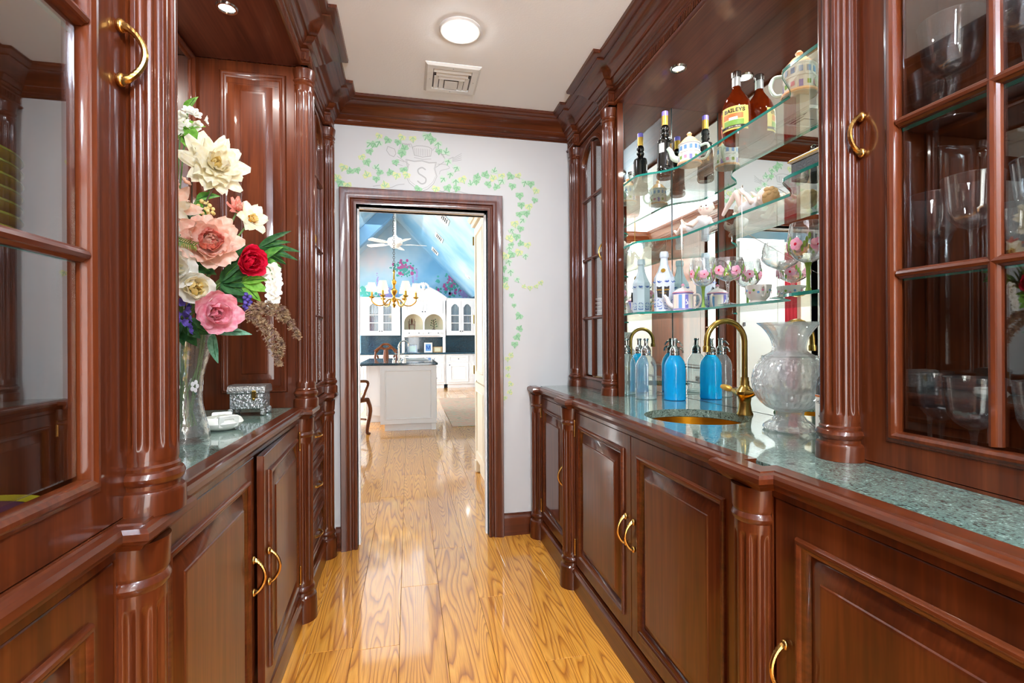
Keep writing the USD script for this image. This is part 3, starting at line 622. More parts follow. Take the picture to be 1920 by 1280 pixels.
def glass_door(t, S, x, y0, y1, z0, z1, st, br, zmun, ymun, arch, mw=.019, panes=True):
    """Glazed door: stiles st wide, bottom rail br, arched top opening (rise arch), muntins at zmun / ymun."""
    a, b, c, e = y0 + st, y1 - st, z0 + br, z1 - .035
    k = 24; q = np.linspace(0, PI, k)
    top = [((a + b) / 2 + (b - a) / 2 * math.cos(u), e - arch + arch * math.sin(u)) for u in q]
    opening = sg.Polygon([(a, c), (b, c)] + top)
    d = part(t, 'door', onto(extrude(sg.box(y0, z0, y1, z1).difference(opening), .022, -.022), side(S, x)), 'mahogany_z')
    ring = np.array(opening.exterior.coords)[:-1]; ring = np.c_[ring, 0 * ring[:, :1]]
    if not opening.exterior.is_ccw: ring = ring[::-1]
    prof = [(.004, 0), (.002, .006), (-.004, .0095), (-.010, .009), (-.015, .004), (-.020, .003), (-.024, -.004), (-.024, -.014), (.004, -.014)]
    part(d, 'moulding', onto(sweep(ring, [(-p, q_) for p, q_ in prof], (0, 0, 1), closed=True, flip=True), side(S, x)), 'mahogany_z')
    inn = opening.buffer(-.018, join_style=2)
    mp = lambda w: [(-w / 2, -.012), (-w / 2, -.004), (-w * .3, .000), (-w * .26, .004), (0, .0065), (w * .26, .004), (w * .3, 0), (w / 2, -.004), (w / 2, -.012)]
    for ym in ymun:
        g = sg.LineString([(ym, c), (ym, e)]).intersection(inn)
        part(d, 'muntin', onto(sweep([(ym, g.bounds[1] - .008, 0), (ym, g.bounds[3] + .004, 0)], mp(mw), (0, 0, 1)), side(S, x)), 'mahogany_z')
    for zm in zmun:
        part(d, 'muntin', onto(sweep([(a + .006, zm, 0), (b - .006, zm, 0)], mp(mw), (0, 0, 1)), side(S, x)), 'mahogany_y')
    ys, zs = [a] + list(ymun) + [b], [c] + list(zmun) + [e]
    for i in range(len(ys) - 1):
        for j in range(len(zs) - 1):
            cell = sg.box(ys[i], zs[j], ys[i + 1], zs[j + 1]).intersection(opening.buffer(-.012))
            if cell.is_empty or cell.area < 1e-4: continue
            part(d, 'pane', onto(extrude(cell, .003, -.013), side(S, x)), 'pane_glass', label='clear glass pane', smooth=False)
    return d

LED = [(-.03, .888), (.003, .888), (.006, .892), (.010, .896), (.013, .900), (.020, .904), (.0265, .911), (.0265, .922), (.022, .929), (.013, .932), (.011, .9305), (.009, .9345), (-.03, .9345)]
PLI = [(-.03, 0), (.012, 0), (.012, .084), (.016, .087), (.017, .095), (.013, .102), (.006, .106), (.004, .112), (-.03, .112)]
GR = .931
def base_bank(S, X, xf_, xb, cols, word):
    """One side's base cabinets: far, sink or niche, and near units; columns between them."""
    cn, cm, cf = cols
    sec = {'near': (YB + .004, cn + .066), 'mid': (cn + .066, cm + .066), 'far': (cm + .066, ENDW - .001)}
    out = {}
    for nm in ('far', 'mid', 'near'):
        y0, y1 = sec[nm]
        lab = {('right', 'far'): 'narrow mahogany base cabinet with one raised panel door, right of the doorway', ('right', 'mid'): 'wide mahogany base cabinet with two raised panel doors under the brass sink',
               ('right', 'near'): 'mahogany base cabinet at the lower right edge of the photo', ('left', 'far'): 'mahogany base cabinet with three drawers, left of the doorway',
               ('left', 'mid'): 'mahogany base cabinet with two raised panel doors under the flower vase', ('left', 'near'): 'mahogany base cabinet at the lower left edge of the photo'}[(word, nm)]
        t = thing('base_cabinet', lab, 'cabinet', (xf_, (y0 + y1) / 2, 0)); out[nm] = t
        part(t, 'body', box(xf_ + S * .022, y0 + .001, .0, xb, y1 - .001, .888 if (S, nm) != (1, 'mid') else .72), 'mahogany_z')
        if (S, nm) == (1, 'mid'): part(t, 'top_rail', [box(xf_ + S * .022, y0 + .002, .72, xf_ + S * .045, y1 - .002, .888), box(xb - S * .02, y0 + .002, .72, xb, y1 - .002, .888), box(xf_ + S * .022, y0 + .002, .72, xb, y0 + .02, .888), box(xf_ + S * .022, y1 - .02, .72, xb, y1 - .002, .888)], 'mahogany_y')
        a = y0; b = y1 - .116 if nm != 'far' else cf - .05
        part(t, 'plinth', sweep([(xf_, a, 0), (xf_, b, 0)], PLI, (0, 0, 1), flip=(S < 0)), 'mahogany_y')
        part(t, 'stile', [box(xf_ + S * .002, b - .002, .11, xf_ + S * .03, y1 - .001, .888), box(xf_ + S * .002, a, .872, xf_ + S * .03, b, .888)], 'mahogany_z')
    for nm, c in (('near', cn), ('mid', cm), ('far', cf)): column(out[nm], xf_, c, 0, .888, .046, True)
    return out, sec

R, RS = base_bank(1, UR, .795, 1.38, (NR, 2.305, FR), 'right')
Lb, LS = base_bank(-1, UL, -.465, -.895, (.955, 2.29, FL), 'left')
# right bank doors
def both(t, S, x, y0, y1, ajar=None):
    m = (y0 + y1) / 2 + (.0 if S > 0 else .0)
    d, tr = panel_door(t, S, x, y0, m - .0015, .125, .87)
    pull(d, S, x, m - .030, .515); hinge(d, S, x, y0 - .004, .21); hinge(d, S, x, y0 - .004, .79)
    d, tr = panel_door(t, S, x, m + .0015, y1, .125, .87, ajar=ajar)
    h = pull(d, S, x, m + .033, .515 if not ajar else .485) if not ajar else None
    if ajar:
        mm = []
        n = 34; q = np.linspace(0, 1, n)
        P = np.stack([0 * q, (q - .5) * .098, .008 + .03 * np.sin(q * PI) ** .62], 1)
        mm = [tube(P, .0042 + .0012 * np.abs(np.sin(q * PI * 17)), 8)] + [ball(.0095, (0, e * .049, .006), 2, (1, 1.25, .75)) for e in (-1, 1)]
        part(d, 'handle', tr(xf(join(mm), (m + .033, .515, 0))), 'brass', label='brass bow pull')
    hinge(d, S, x, y1 + .004, .21); hinge(d, S, x, y1 + .004, .79)
XR, XL = .797, -.467
both(R['mid'], 1, XR, 1.045, 2.185 + .06)
d, _ = panel_door(R['far'], 1, XR, 2.365, 2.86, .125, .87); pull(d, 1, XR, 2.41, .515); hinge(d, 1, XR, 2.865, .21); hinge(d, 1, XR, 2.865, .79)
d, _ = panel_door(R['near'], 1, XR, .30, .93, .125, .87, inset=.062); pull(d, 1, XR, .898, .515)
d, _ = panel_door(R['near'], 1, XR, -.34, .295, .125, .87, inset=.062)
both(Lb['mid'], -1, XL, 1.005, 2.235, ajar=((XL, 2.235, 0), .045))
d, _ = panel_door(Lb['near'], -1, XL, .27, .897, .125, .87, inset=.062)
d, _ = panel_door(Lb['near'], -1, XL, -.36, .265, .125, .87, inset=.062)
for k in range(3):
    z1 = .87 - k * .249; z0 = z1 - .244
    d, _ = panel_door(Lb['far'], -1, XL, 2.35, 2.86, z0, z1, inset=.03, name='drawer')
    pull(d, -1, XL, 2.605, (z0 + z1) / 2, horizontal=True, x_out=.026)

# granite worktops, each with its mahogany edge moulding stepping out over the columns
def worktop(S, xf_, xb, cols, label, hole=None):
    t = thing('granite_worktop', label, 'worktop', (xf_, 1.0, GR))
    p = [(xf_, YB, 0)]
    for c in cols[:2]: p += [(xf_, c - CB, 0), (xf_ - S * .036, c - CB, 0), (xf_ - S * .036, c + CB, 0), (xf_, c + CB, 0)]
    p += [(xf_, cols[2] - CB, 0), (xf_ - S * .036, cols[2] - CB, 0), (xf_ - S * .036, ENDW - .002, 0)]
    part(t, 'edge_moulding', sweep(p, LED, (0, 0, 1), flip=(S < 0)), 'mahogany_y')
    g = sg.box(min(xf_ + S * .028, xb), YB, max(xf_ + S * .028, xb), ENDW - .001)
    if hole: g = g.difference(sg.Point(hole[0], hole[1]).buffer(hole[2], 32))
    part(t, 'slab', extrude(g, .031, GR - .031), 'green_granite', smooth=30)
    return t
SINK = (1.07, 1.655, .19)
worktop(1, .795, 1.385, (NR, 2.305, FR), 'green granite worktop with a round sink cut into it, right side', SINK)
worktop(-1, -.465, -.885, (.955, 2.29, FL), 'green granite worktop under the flower vase, left side')

# ---- upper right: far arched cabinet, bar niche, near cabinet
XB = 1.385
def carcass(t, S, xf_, xb, y0, y1, z0, z1, niche=False, back='mahogany_z'):
    part(t, 'side_panel', box(xf_, y0, z0, xb, y0 + .02, z1), 'mahogany_z'); part(t, 'side_panel', box(xf_, y1 - .02, z0, xb, y1, z1), 'mahogany_z')
    part(t, 'back_panel', box(xb, y0, z0, xb - S * .012, y1, z1), back); part(t, 'top_panel', box(xf_, y0, z1 - .02, xb, y1, z1), 'mahogany_y'); part(t, 'bottom_panel', box(xf_, y0, z0, xb, y1, z0 + .02), 'mahogany_y')
def glass_shelf_in(S, xf_, xb, y0, y1, z, label):
    t = thing('cabinet_glass_shelf', label, 'shelf', ((xf_ + xb) / 2, (y0 + y1) / 2, z))
    part(t, 'sheet', box(xf_ + S * .03, y0 + .022, z - .008, xb - S * .014, y1 - .022, z), 'shelf_glass', smooth=False)
    part(t, 'front_edge', box(xf_ + S * .029, y0 + .022, z - .008, xf_ + S * .03, y1 - .022, z), 'shelf_edge', smooth=False)
ZU0, ZU1 = GR + .0005, 2.44
t = thing('upper_cabinet', 'tall mahogany cabinet with arched glass door, right of the doorway', 'cabinet', (UR, 2.68, ZU0)); UFR = t
carcass(t, 1, UR + .01, XB, MR - .07, 2.972, ZU0, ZU1)
part(t, 'front_frame', [box(UR, MR - .01, ZU0, UR + .02, MR + .045, ZU1), box(UR, 2.87, ZU0, UR + .02, 2.972, ZU1), box(UR, MR + .045, ZU0, UR + .02, 2.87, ZU0 + .008)], 'mahogany_z')
d = glass_door(t, 1, UR, MR + .048, 2.868, ZU0 + .01, 2.425, .062, .062, (1.352, 1.704, 2.062), ((MR + .048 + 2.868) / 2,), .13)
pull(d, 1, UR, MR + .075, 1.70); hinge(d, 1, UR, 2.874, 1.70); hinge(d, 1, UR, 2.874, 2.36); hinge(d, 1, UR, 2.874, 1.03)
column(t, UR - .005, MR, ZU0, 2.43, .043, False); column(t, UR - .005, FR, ZU0, 2.43, .043, False)
for z in (1.352, 1.704, 2.06): glass_shelf_in(1, UR, XB, MR - .07, 2.972, z, {1.352: 'lowest', 1.704: 'middle', 2.06: 'top'}[z] + ' glass shelf behind the arched door right of the doorway')
t = thing('upper_cabinet', 'tall mahogany glass door cabinet full of crystal goblets, right edge', 'cabinet', (UR, .3, ZU0)); UNR = t
carcass(t, 1, UR + .01, XB, YB + .004, 1.03, ZU0, ZU1)
part(t, 'front_frame', [box(UR, .967, ZU0, UR + .02, 1.03, ZU1), box(UR, YB + .004, ZU0, UR + .02, 1.03, ZU0 + .006)], 'mahogany_z')
d = glass_door(t, 1, UR, .403, .962, ZU0 + .008, 2.425, .098, .075, (1.365, 1.697, 2.04), (.682,), .15, mw=.021)
pull(d, 1, UR, .938, 1.703, L=.085); hinge(d, 1, UR, .398, 1.2)
d = glass_door(t, 1, UR, -.16, .399, ZU0 + .008, 2.425, .098, .075, (1.365, 1.697, 2.04), (.12,), .15, mw=.021)
part(t, 'front_rail', box(UR, YB + .004, ZU0, UR + .02, -.165, ZU1), 'mahogany_z')
column(t, UR - .015, NR, ZU0, 2.43, .043, False)
for z in (1.36, 1.692, 2.035): glass_shelf_in(1, UR, XB, YB + .004, 1.03, z, {1.36: 'lowest', 1.692: 'middle', 2.035: 'top'}[z] + ' glass shelf in the goblet cabinet at the right edge')
# bar niche: soffit, mirrors
t = thing('bar_niche_lining', 'mirror lined bar niche with a dark wood soffit', 'bar niche', (UR, 1.67, 2.44))
part(t, 'soffit', box(UR + .0, 1.032, 2.44, XB, MR - .072, 2.455), 'soffit_wood')
part(t, 'side_post', box(UR + .004, MR - .078, GR, UR + .034, MR - .0705, 2.44), 'mahogany_z'); part(t, 'side_post', box(UR + .004, 1.0305, GR, UR + .034, 1.037, 2.44), 'mahogany_z')
part(t, 'back_mirror', box(MIRX, 1.036, GR + .001, MIRX + .006, MR - .0755, 2.4395), 'mirror', smooth=False)
part(t, 'side_mirror', box(UR + .035, MR - .0755, GR + .001, MIRX, MR - .0715, 2.4395), 'mirror', smooth=False)
part(t, 'side_mirror', box(UR + .035, 1.0315, GR + .001, MIRX, 1.0355, 2.4395), 'mirror', smooth=False)
part(t, 'mirror_seam', [box(MIRX - .002, MR - .0785, GR, MIRX + .001, MR - .0755, 2.44), box(UR + .034, MR - .079, GR, UR + .036, MR - .0755, 2.44)], 'mirror_seam')
puck(1.19, 1.96, 2.44, 'glowing recessed spotlight in the bar soffit near the doorway end', 420)
puck(1.19, 1.33, 2.44, 'recessed spotlight in the bar soffit nearest the camera, out of view, lighting the shelves', 420)  # out of view, placed to light the near end of the bar shelves
NY0, NY1 = 1.037, MR - .0765
def bar_shelf(z, label):
    fx = [(NY1, 1.085), (NY1 - .13, 1.083), (NY1 - .16, 1.095), (NY1 - .19, 1.125), (NY1 - .23, 1.175), (NY1 - .27, 1.205), (NY1 - .33, 1.222), (1.8, 1.224), (1.40, 1.226), (1.345, 1.216), (1.315, 1.19), (1.285, 1.15), (1.25, 1.105), (1.215, 1.086), (1.15, 1.083), (NY0, 1.083)]
    c = curve([(x, y, 0) for y, x in fx], 5)[:, :2]
    poly = sg.Polygon([(MIRX - .001, NY1)] + c.tolist() + [(MIRX - .001, NY0)]).buffer(0)
    t = thing('glass_bar_shelf', label, 'shelf', (1.22, 1.67, z))
    part(t, 'sheet', extrude(poly, .0095, z - .0095), 'shelf_glass', smooth=25)
    e = c.copy(); e[:, 0] -= .0006
    part(t, 'polished_edge', extrude(sg.LineString(e).buffer(.0011, cap_style=2), .0095, z - .0095), 'shelf_edge', smooth=25)
S1, S2, S3 = 1.357, 1.70, 2.02
bar_shelf(S1, 'lowest wavy edged glass bar shelf holding goblets and delft bottle'); bar_shelf(S2, 'middle wavy edged glass bar shelf holding baby figurines'); bar_shelf(S3, 'topmost wavy edged glass bar shelf holding liqueur bottles')

# ---- upper left: far arched cabinet, flower niche, near cabinet
XBL = -.89
t = thing('upper_cabinet', 'tall mahogany cabinet with arched glass door, left of the doorway', 'cabinet', (UL, 2.64, GR))
carcass(t, -1, UL - .01, XBL, ML - .02, 2.972, ZU0, ZU1)
part(t, 'front_frame', [box(UL, ML - .01, ZU0, UL - .02, ML + .05, ZU1), box(UL, 2.87, ZU0, UL - .02, 2.972, ZU1)], 'mahogany_z')
d = glass_door(t, -1, UL, ML + .052, 2.868, ZU0 + .01, 2.425, .062, .062, (1.352, 1.704, 2.062), ((ML + .052 + 2.868) / 2,), .13)
pull(d, -1, UL, ML + .08, 1.70); hinge(d, -1, UL, 2.874, 1.60); hinge(d, -1, UL, 2.874, 2.36); hinge(d, -1, UL, 2.874, 1.03)
column(t, UL + .008, ML, ZU0, 2.43, .043, False); column(t, UL + .008, FL, ZU0, 2.43, .043, False)
# raised panel on the end of the far cabinet, facing the camera
fp = ((0, ML - .02, 0), (1, 0, 0), (0, 0, 1), (0, -1, 0))
e = part(t, 'end_panel', onto(rectloft(-.885, UL - .0, ZU0 + .002, 2.438, [(0, -.01), (0, .001), (.095, .001), (.095, -.004)], cap=False), fp), 'mahogany_z')
BB = [(i * 1.25, d_) for i, d_ in BEAD]; FF = [(i * 1.25, d_) for i, d_ in FIELD]
part(e, 'moulding', onto(rectloft(-.79, UL - .062, 1.0, 2.395, BB, cap=False), fp), 'mahogany_z'); part(e, 'panel', onto(rectloft(-.79, UL - .062, 1.0, 2.395, FF), fp), 'mahogany_z')
part(e, 'margin', onto(extrude(sg.box(-.885, ZU0, UL, 2.438).difference(sg.box(-.79, 1.0, UL - .062, 2.395)), .004, -.002), fp), 'mahogany_z')
t = thing('upper_cabinet', 'tall mahogany glass door cabinet at the left edge', 'cabinet', (UL, .3, GR))
carcass(t, -1, UL - .01, XBL, YB + .004, NL + .03, ZU0, ZU1)
part(t, 'front_frame', [box(UL, .928, ZU0, UL - .02, NL + .03, ZU1), box(UL, YB + .004, ZU0, UL - .02, NL, ZU0 + .004)], 'mahogany_z')
d = glass_door(t, -1, UL, .365, .924, ZU0 + .006, 2.425, .098, .082, (1.352, 1.697, 2.04), (.644,), .15, mw=.021)
pull(d, -1, UL, .900, 1.695, L=.088, x_out=.032); hinge(d, -1, UL, .360, 1.2)
d = glass_door(t, -1, UL, -.198, .361, ZU0 + .006, 2.425, .098, .082, (1.352, 1.697, 2.04), (.082,), .15, mw=.021)
part(t, 'front_rail', box(UL, YB + .004, ZU0, UL - .02, -.202, ZU1), 'mahogany_z')
column(t, UL + .012, NL, ZU0, 2.43, .045, False)
for z in (1.352, 1.692): glass_shelf_in(-1, UL, XBL, YB + .004, NL + .03, z, {1.352: 'lower', 1.692: 'upper'}[z] + ' glass shelf in the cabinet at the left edge')
t = thing('flower_niche_lining', 'mahogany niche lining with a framed mirror behind the flowers', 'niche', (-.88, 1.65, GR))
part(t, 'soffit', box(XBL, NL + .032, 2.44, UL, ML - .022, 2.455), 'soffit_wood')
part(t, 'mirror', box(XBL, NL + .05, GR + .04, XBL + .004, ML - .05, 2.41), 'mirror', smooth=False)
prof = [(0, 0), (0, .012), (.008, .018), (.016, .018), (.024, .010), (.036, .009), (.042, .002), (.042, 0)]
part(t, 'mirror_frame', sweep([(XBL, NL + .034, GR + .004), (XBL, ML - .034, GR + .004), (XBL, ML - .034, 2.436), (XBL, NL + .034, 2.436)], prof, (1, 0, 0), closed=True), 'mahogany_z')
puck(-.64, 1.935, 2.44, 'glowing recessed spotlight in the soffit above the flowers', 1000)
# ---------------------------------------------------------------- the kitchen beyond the doorway
KY, KB = ENDW + WALLT, 13.0
AX, AZ, SL = -.30, 4.40, 1.05
kl, kr = -2.2, 1.65
zl, zr = AZ - SL * (AX - kl), AZ - SL * (kr - AX)
def slab(pts, th=.06):
    """A ceiling plane given by its (x, z) edge, running the length of the kitchen."""
    (x0, z0), (x1, z1) = pts
    return tm([[x0, KY, z0], [x1, KY, z1], [x1, KB, z1], [x0, KB, z0], [x0, KY, z0 + th], [x1, KY, z1 + th], [x1, KB, z1 + th], [x0, KB, z0 + th]], [[0, 1, 2, 3], [7, 6, 5, 4], [0, 4, 5, 1], [1, 5, 6, 2], [2, 6, 7, 3], [3, 7, 4, 0]])
kc = struct('ceiling', [slab(((AX, AZ), (kl, zl))), slab(((AX, AZ), (kr, zr))), slab(((kl, zl), (-3.7, zl))), slab(((kr, zr), (2.9, zr)))], 'sky_mural', 'vaulted kitchen ceiling painted as a cloudy blue sky', smooth=False)
wk = struct('wall_back', place(extrude(sg.Polygon([(-3.7, 0), (2.9, 0), (2.9, zr), (kr, zr), (AX, AZ), (kl, zl), (-3.7, zl)]), .1), (0, KB, 0), (1, 0, 0), (0, 0, 1), (0, 1, 0)), 'sky_mural', 'gable wall of the kitchen painted with sky and flowers', smooth=False)
struct('wall_kitchen_right', box(2.8, KY, 0, 2.9, KB, 2.5), 'white_paint')
struct('wall_kitchen_left', [box(-3.7, KY, 0, -3.6, 7.0, 2.5), box(-3.7, 12.2, 0, -3.6, KB, 2.5), box(-3.7, 7.0, 0, -3.6, 12.2, .45), box(-3.7, 7.0, 2.45, -3.6, 12.2, 2.5)], 'white_paint')
struct('trim_4', box(-1.6, 11.2, 2.9, -1.05, 11.6, 3.75), 'sky_mural_deep') if False else None
struct('trim_4', tm([[AX - .02, 10.9, AZ - .03], [kl, 10.9, zl], [kl + .33, 10.9, zl], [AX - .02, 10.9, AZ - .42], [AX - .02, 11.1, AZ - .03], [kl, 11.1, zl], [kl + .33, 11.1, zl], [AX - .02, 11.1, AZ - .42]], [[0, 1, 2, 3], [7, 6, 5, 4], [0, 4, 5, 1], [1, 5, 6, 2], [2, 6, 7, 3], [3, 7, 4, 0]]), 'sky_mural_deep', 'blue painted roof beam in the kitchen vault', smooth=False)
struct('wall_kitchen_front', place(extrude(sg.Polygon([(-3.7, 0), (2.9, 0), (2.9, zr), (kr, zr), (AX, AZ), (kl, zl), (-3.7, zl)]).difference(sg.box(-.97, -.1, 1.47, CEIL + .07)), .05), (0, KY - .002, 0), (1, 0, 0), (0, 0, 1), (0, -1, 0)), 'white_paint', smooth=False)  # out of view, closes the gable and keeps sky light off the island
# painted flowers over the cupboards (thin flat paint on the gable wall)
mr_ = np.random.default_rng(5)
def dabs(n, cx, cz, rx, rz, r0, r1, power=1):
    ms = []
    for _ in range(n):
        a, q = mr_.uniform(0, 2 * PI), mr_.uniform(0, 1) ** power
        x, z, r = cx + rx * q * math.cos(a), cz + rz * q * math.sin(a), mr_.uniform(r0, r1)
        k = 7; th = np.arange(k) * 2 * PI / k + mr_.uniform(0, 1)
        p = np.stack([x + r * np.cos(th) * mr_.uniform(.7, 1.1), z + r * np.sin(th) * mr_.uniform(.7, 1.2)], 1)
        ms.append(place(extrude(sg.Polygon(p), .002 + .003 * mr_.random()), (0, KB, 0), (1, 0, 0), (0, 0, 1), (0, -1, 0)))
    return ms
K = 13.0 / 12.46
def kz(z): return 1.225 + (z - 1.225) * K
part(wk, 'painted_leaves', dabs(90, -.12, kz(3.02), .36, .24, .015, .04) + dabs(90, 1.12, kz(2.62), .5, .34, .015, .045) + dabs(60, -1.0, kz(2.42), .3, .16, .03, .07), 'mural_teal', smooth=False, kind='stuff')
for _ in range(22): part(wk, 'painted_rose', dabs(1, -.1, kz(3.06), .3, .2, .035, .055), 'mural_rose', smooth=False)
for _ in range(34): part(wk, 'painted_rose', dabs(1, 1.1, kz(2.62), .42, .30, .035, .055), 'mural_rose', smooth=False)
part(wk, 'painted_lilac', dabs(70, -.55, kz(2.42), .3, .14, .02, .045) + dabs(60, 1.55, kz(2.42), .25, .12, .02, .04) + dabs(22, .22, kz(2.85), .025, .2, .015, .035) + dabs(16, -.78, kz(2.75), .02, .18, .015, .03) + dabs(16, .12, kz(2.8), .02, .16, .015, .03), 'mural_lilac', smooth=False, kind='stuff')
part(wk, 'painted_hydrangea', dabs(34, -.98, kz(2.45), .26, .12, .05, .09), 'mural_pale', smooth=False, kind='stuff')
# ceiling vents on the right slope
sn = np.array([-SL, 0, -1]) / math.hypot(SL, 1); sv = np.array([1, 0, -SL]) / math.hypot(SL, 1)
for i, y in enumerate((8.7, 10.3, 11.9)):
    x = .65; o = np.array([x, y, AZ - SL * (x - AX)]) + sn * .004
    t = thing('slot_vent', ['nearest', 'middle', 'farthest'][i] + ' slot vent in the painted kitchen ceiling', 'air vent', o)
    part(t, 'frame', place(extrude(sg.box(-.11, -.19, .11, .19).difference(sg.box(-.07, -.15, .07, .15)), .012), o, sv, (0, 1, 0), sn), 'white_metal', smooth=False)
    part(t, 'backing', place(box(-.07, -.15, 0, .07, .15, .002), o, sv, (0, 1, 0), sn), 'vent_dark', smooth=False)
    for k in range(3): part(t, 'slat', place(box(-.05 + .04 * k, -.15, .003, -.035 + .04 * k, .15, .01), o, sv, (0, 1, 0), sn), 'white_metal', smooth=False)
x = 1.33; o = np.array([x, 11.0, AZ - SL * (x - AX)]) + sn * .004
t = thing('eyeball_spotlight', 'small lit spotlight in the sloping painted kitchen ceiling', 'spotlight', o)
part(t, 'ring', place(lathe([(.05, .0), (.075, .0), (.075, .012), (.05, .02)], 24), o, sv, (0, 1, 0), sn), 'white_metal'); part(t, 'bulb', place(lathe([(0, 0), (.05, .0), (.045, .016), (0, .022)], 24), o, sv, (0, 1, 0), sn), 'lamp_glow')

def shaker(t, fr, y0, y1, z0, z1, name='door', rail=.05, mat_='cabinet_white', knob=None):
    d = part(t, name, onto(rectloft(y0, y1, z0, z1, [(0, -.018), (0, -.001), (.001, 0), (rail, 0), (rail + .006, .004), (rail + .012, .004), (rail + .018, -.008)]), fr), mat_)
    if knob: part(d, 'knob', onto(lathe([(0, 0), (.006, .0), (.006, .012), (.014, .016), (.012, .026), (0, .03)], 12, (knob[0], knob[1], 0)), fr), 'vent_dark', label='dark round knob')
    return d
def front(y): return ((0, y, 0), (1, 0, 0), (0, 0, 1), (0, -1, 0))
FY = 12.46; F = front(FY)
def glazed(t, x0, x1, z0, z1, knobx):
    op = sg.Polygon([(x0 + .06, z0 + .07), (x1 - .06, z0 + .07), (x1 - .06, z1 - .17)] + [(x1 - .06 - (x1 - x0 - .12) * q, z1 - .17 + .09 * math.sin(PI * q)) for q in np.linspace(0, 1, 12)] + [(x0 + .06, z1 - .17)]).buffer(0)
    d = part(t, 'door', onto(extrude(sg.box(x0, z0, x1, z1).difference(op), .02, -.018), F), 'cabinet_white')
    for q in (1 / 3, 2 / 3): part(d, 'muntin', onto(box(x0 + .06, z0 + .07 + (z1 - z0 - .24) * q - .01, -.01, x1 - .06, z0 + .07 + (z1 - z0 - .24) * q + .01, .001), F), 'cabinet_white')
    part(d, 'pane', onto(extrude(op, .003, -.014), F), 'pane_glass', smooth=False)
    part(d, 'knob', onto(lathe([(0, 0), (.006, 0), (.006, .012), (.014, .016), (.012, .026), (0, .03)], 12, (knobx, z0 + .06, 0)), F), 'vent_dark', label='dark round knob')
    xs = np.linspace(x0 + .02, x1 - .02, 40); yy = FY + .05 + .012 * np.sin(np.arange(40) * 1.9)
    v = [[a, b, z] for z in (z0 + .03, z1 - .05) for a, b in zip(xs, yy)]
    part(t, 'curtain', tm(v, [[i, i + 1, 41 + i, 40 + i] for i in range(39)]), 'curtain_cloth', label='gathered blue grey curtain behind the glass', smooth=True)
for nm, xa, xb, doors in (('left', -1.163, -.20, ((-1.0, -.675), (-.67, -.355))), ('right', .955, 1.76, ((1.02, 1.332), (1.337, 1.65)))):
    t = thing('kitchen_wall_cabinet', f'white glass door kitchen wall cupboard with blue curtains, {nm} of the hutch', 'cabinet', ((xa + xb) / 2, 12.7, 1.355))
    part(t, 'body', [box(xa, FY + .08, 1.355, xb, KB - .002, 2.29)], 'cabinet_white')
    fo = sg.box(xa, 1.355, xb, 2.29)
    part(t, 'face_frame', onto(extrude(fo.difference(sg.box(doors[0][0], 1.40, doors[1][1], 2.24)), .08, -.08), F), 'cabinet_white')
    part(t, 'cornice', box(xa - .0, FY - .03, 2.285, xb + .0, KB - .002, 2.31, .006), 'cabinet_white')
    for i, (a, b) in enumerate(doors): glazed(t, a, b, 1.40, 2.24, b - .025 if i == 0 else a + .025)
t = thing('kitchen_hutch', 'white kitchen hutch with carved swan neck pediment and two arched niches', 'hutch', (.38, 12.7, .91))
HL, HR = -.165, .93
c0, c1 = (HL + HR) / 2 - .005, (HL + HR) / 2 + .005
n1 = sg.box(HL + .06, 1.50, c0 - .015, 1.70).union(sg.Point((HL + .06 + c0 - .015) / 2, 1.66).buffer((c0 - .015 - HL - .06) / 2, 24)).intersection(sg.box(-9, 1.50, 9, 9))
n2 = sg.box(c1 + .015, 1.50, HR - .06, 1.70).union(sg.Point((c1 + .015 + HR - .06) / 2, 1.66).buffer((HR - .06 - c1 - .015) / 2, 24)).intersection(sg.box(-9, 1.50, 9, 9))
val = sg.box(HL, 1.30, HR, 2.24).difference(n1).difference(n2).difference(sg.Polygon([(HL + .06, 1.29), (HL + .06, 1.31), (HL + .12, 1.325), (HL + .17, 1.345), (HR - .17, 1.345), (HR - .12, 1.325), (HR - .06, 1.31), (HR - .06, 1.29)]))
part(t, 'face', onto(extrude(val, .05, -.05), F), 'cabinet_white', smooth=False)
part(t, 'body', [box(HL + .01, FY + .30, 1.31, HR - .01, KB - .002, 2.24), box(HL + .01, FY + .05, 1.90, HR - .01, FY + .3, 2.24), box(HL + .01, FY + .05, 1.345, HR - .01, FY + .3, 1.50)], 'cabinet_white')
part(t, 'niche_back', box(HL + .02, FY + .285, 1.5, HR - .02, FY + .299, 1.9), 'niche_cream'); part(t, 'niche_divider', box(c0 - .012, FY + .05, 1.5, c1 + .012, FY + .29, 1.9), 'cabinet_white')
for xa in (HL, HR - .07): part(t, 'post', box(xa, FY + .0, .912, xa + .07, FY + .09, 1.30, .006), 'cabinet_white')
F3 = front(FY - .016)
for i in range(4):
    xa = HL + .075 + i * .2425; d = shaker(t, F3, xa, xa + .215, 1.372, 1.445, 'drawer', .012, knob=(xa + .107, 1.41))
for i, (a, b) in enumerate(((HL + .07, c0 - .01), (c1 + .01, HR - .07))):
    shaker(t, F3, a, b, 1.91, 2.225, knob=((b - .02) if i == 0 else (a + .02), 1.955))
ped = [(HL - .02, 2.24), (HR + .02, 2.24), (HR + .02, 2.30), (HR - .05, 2.36)] + [(HR - .05 - q * .36, 2.36 + .2 * (math.sin(q * PI / 2)) ** 1.5) for q in np.linspace(.1, 1, 8)] + [((HL + HR) / 2, 2.53)] + [(HL + .05 + q * .36, 2.36 + .2 * (math.sin(q * PI / 2)) ** 1.5) for q in np.linspace(1, .1, 8)] + [(HL + .05, 2.36), (HL - .02, 2.30)]
part(t, 'pediment', onto(extrude(sg.Polygon(ped), .1, -.08), F), 'cabinet_white')
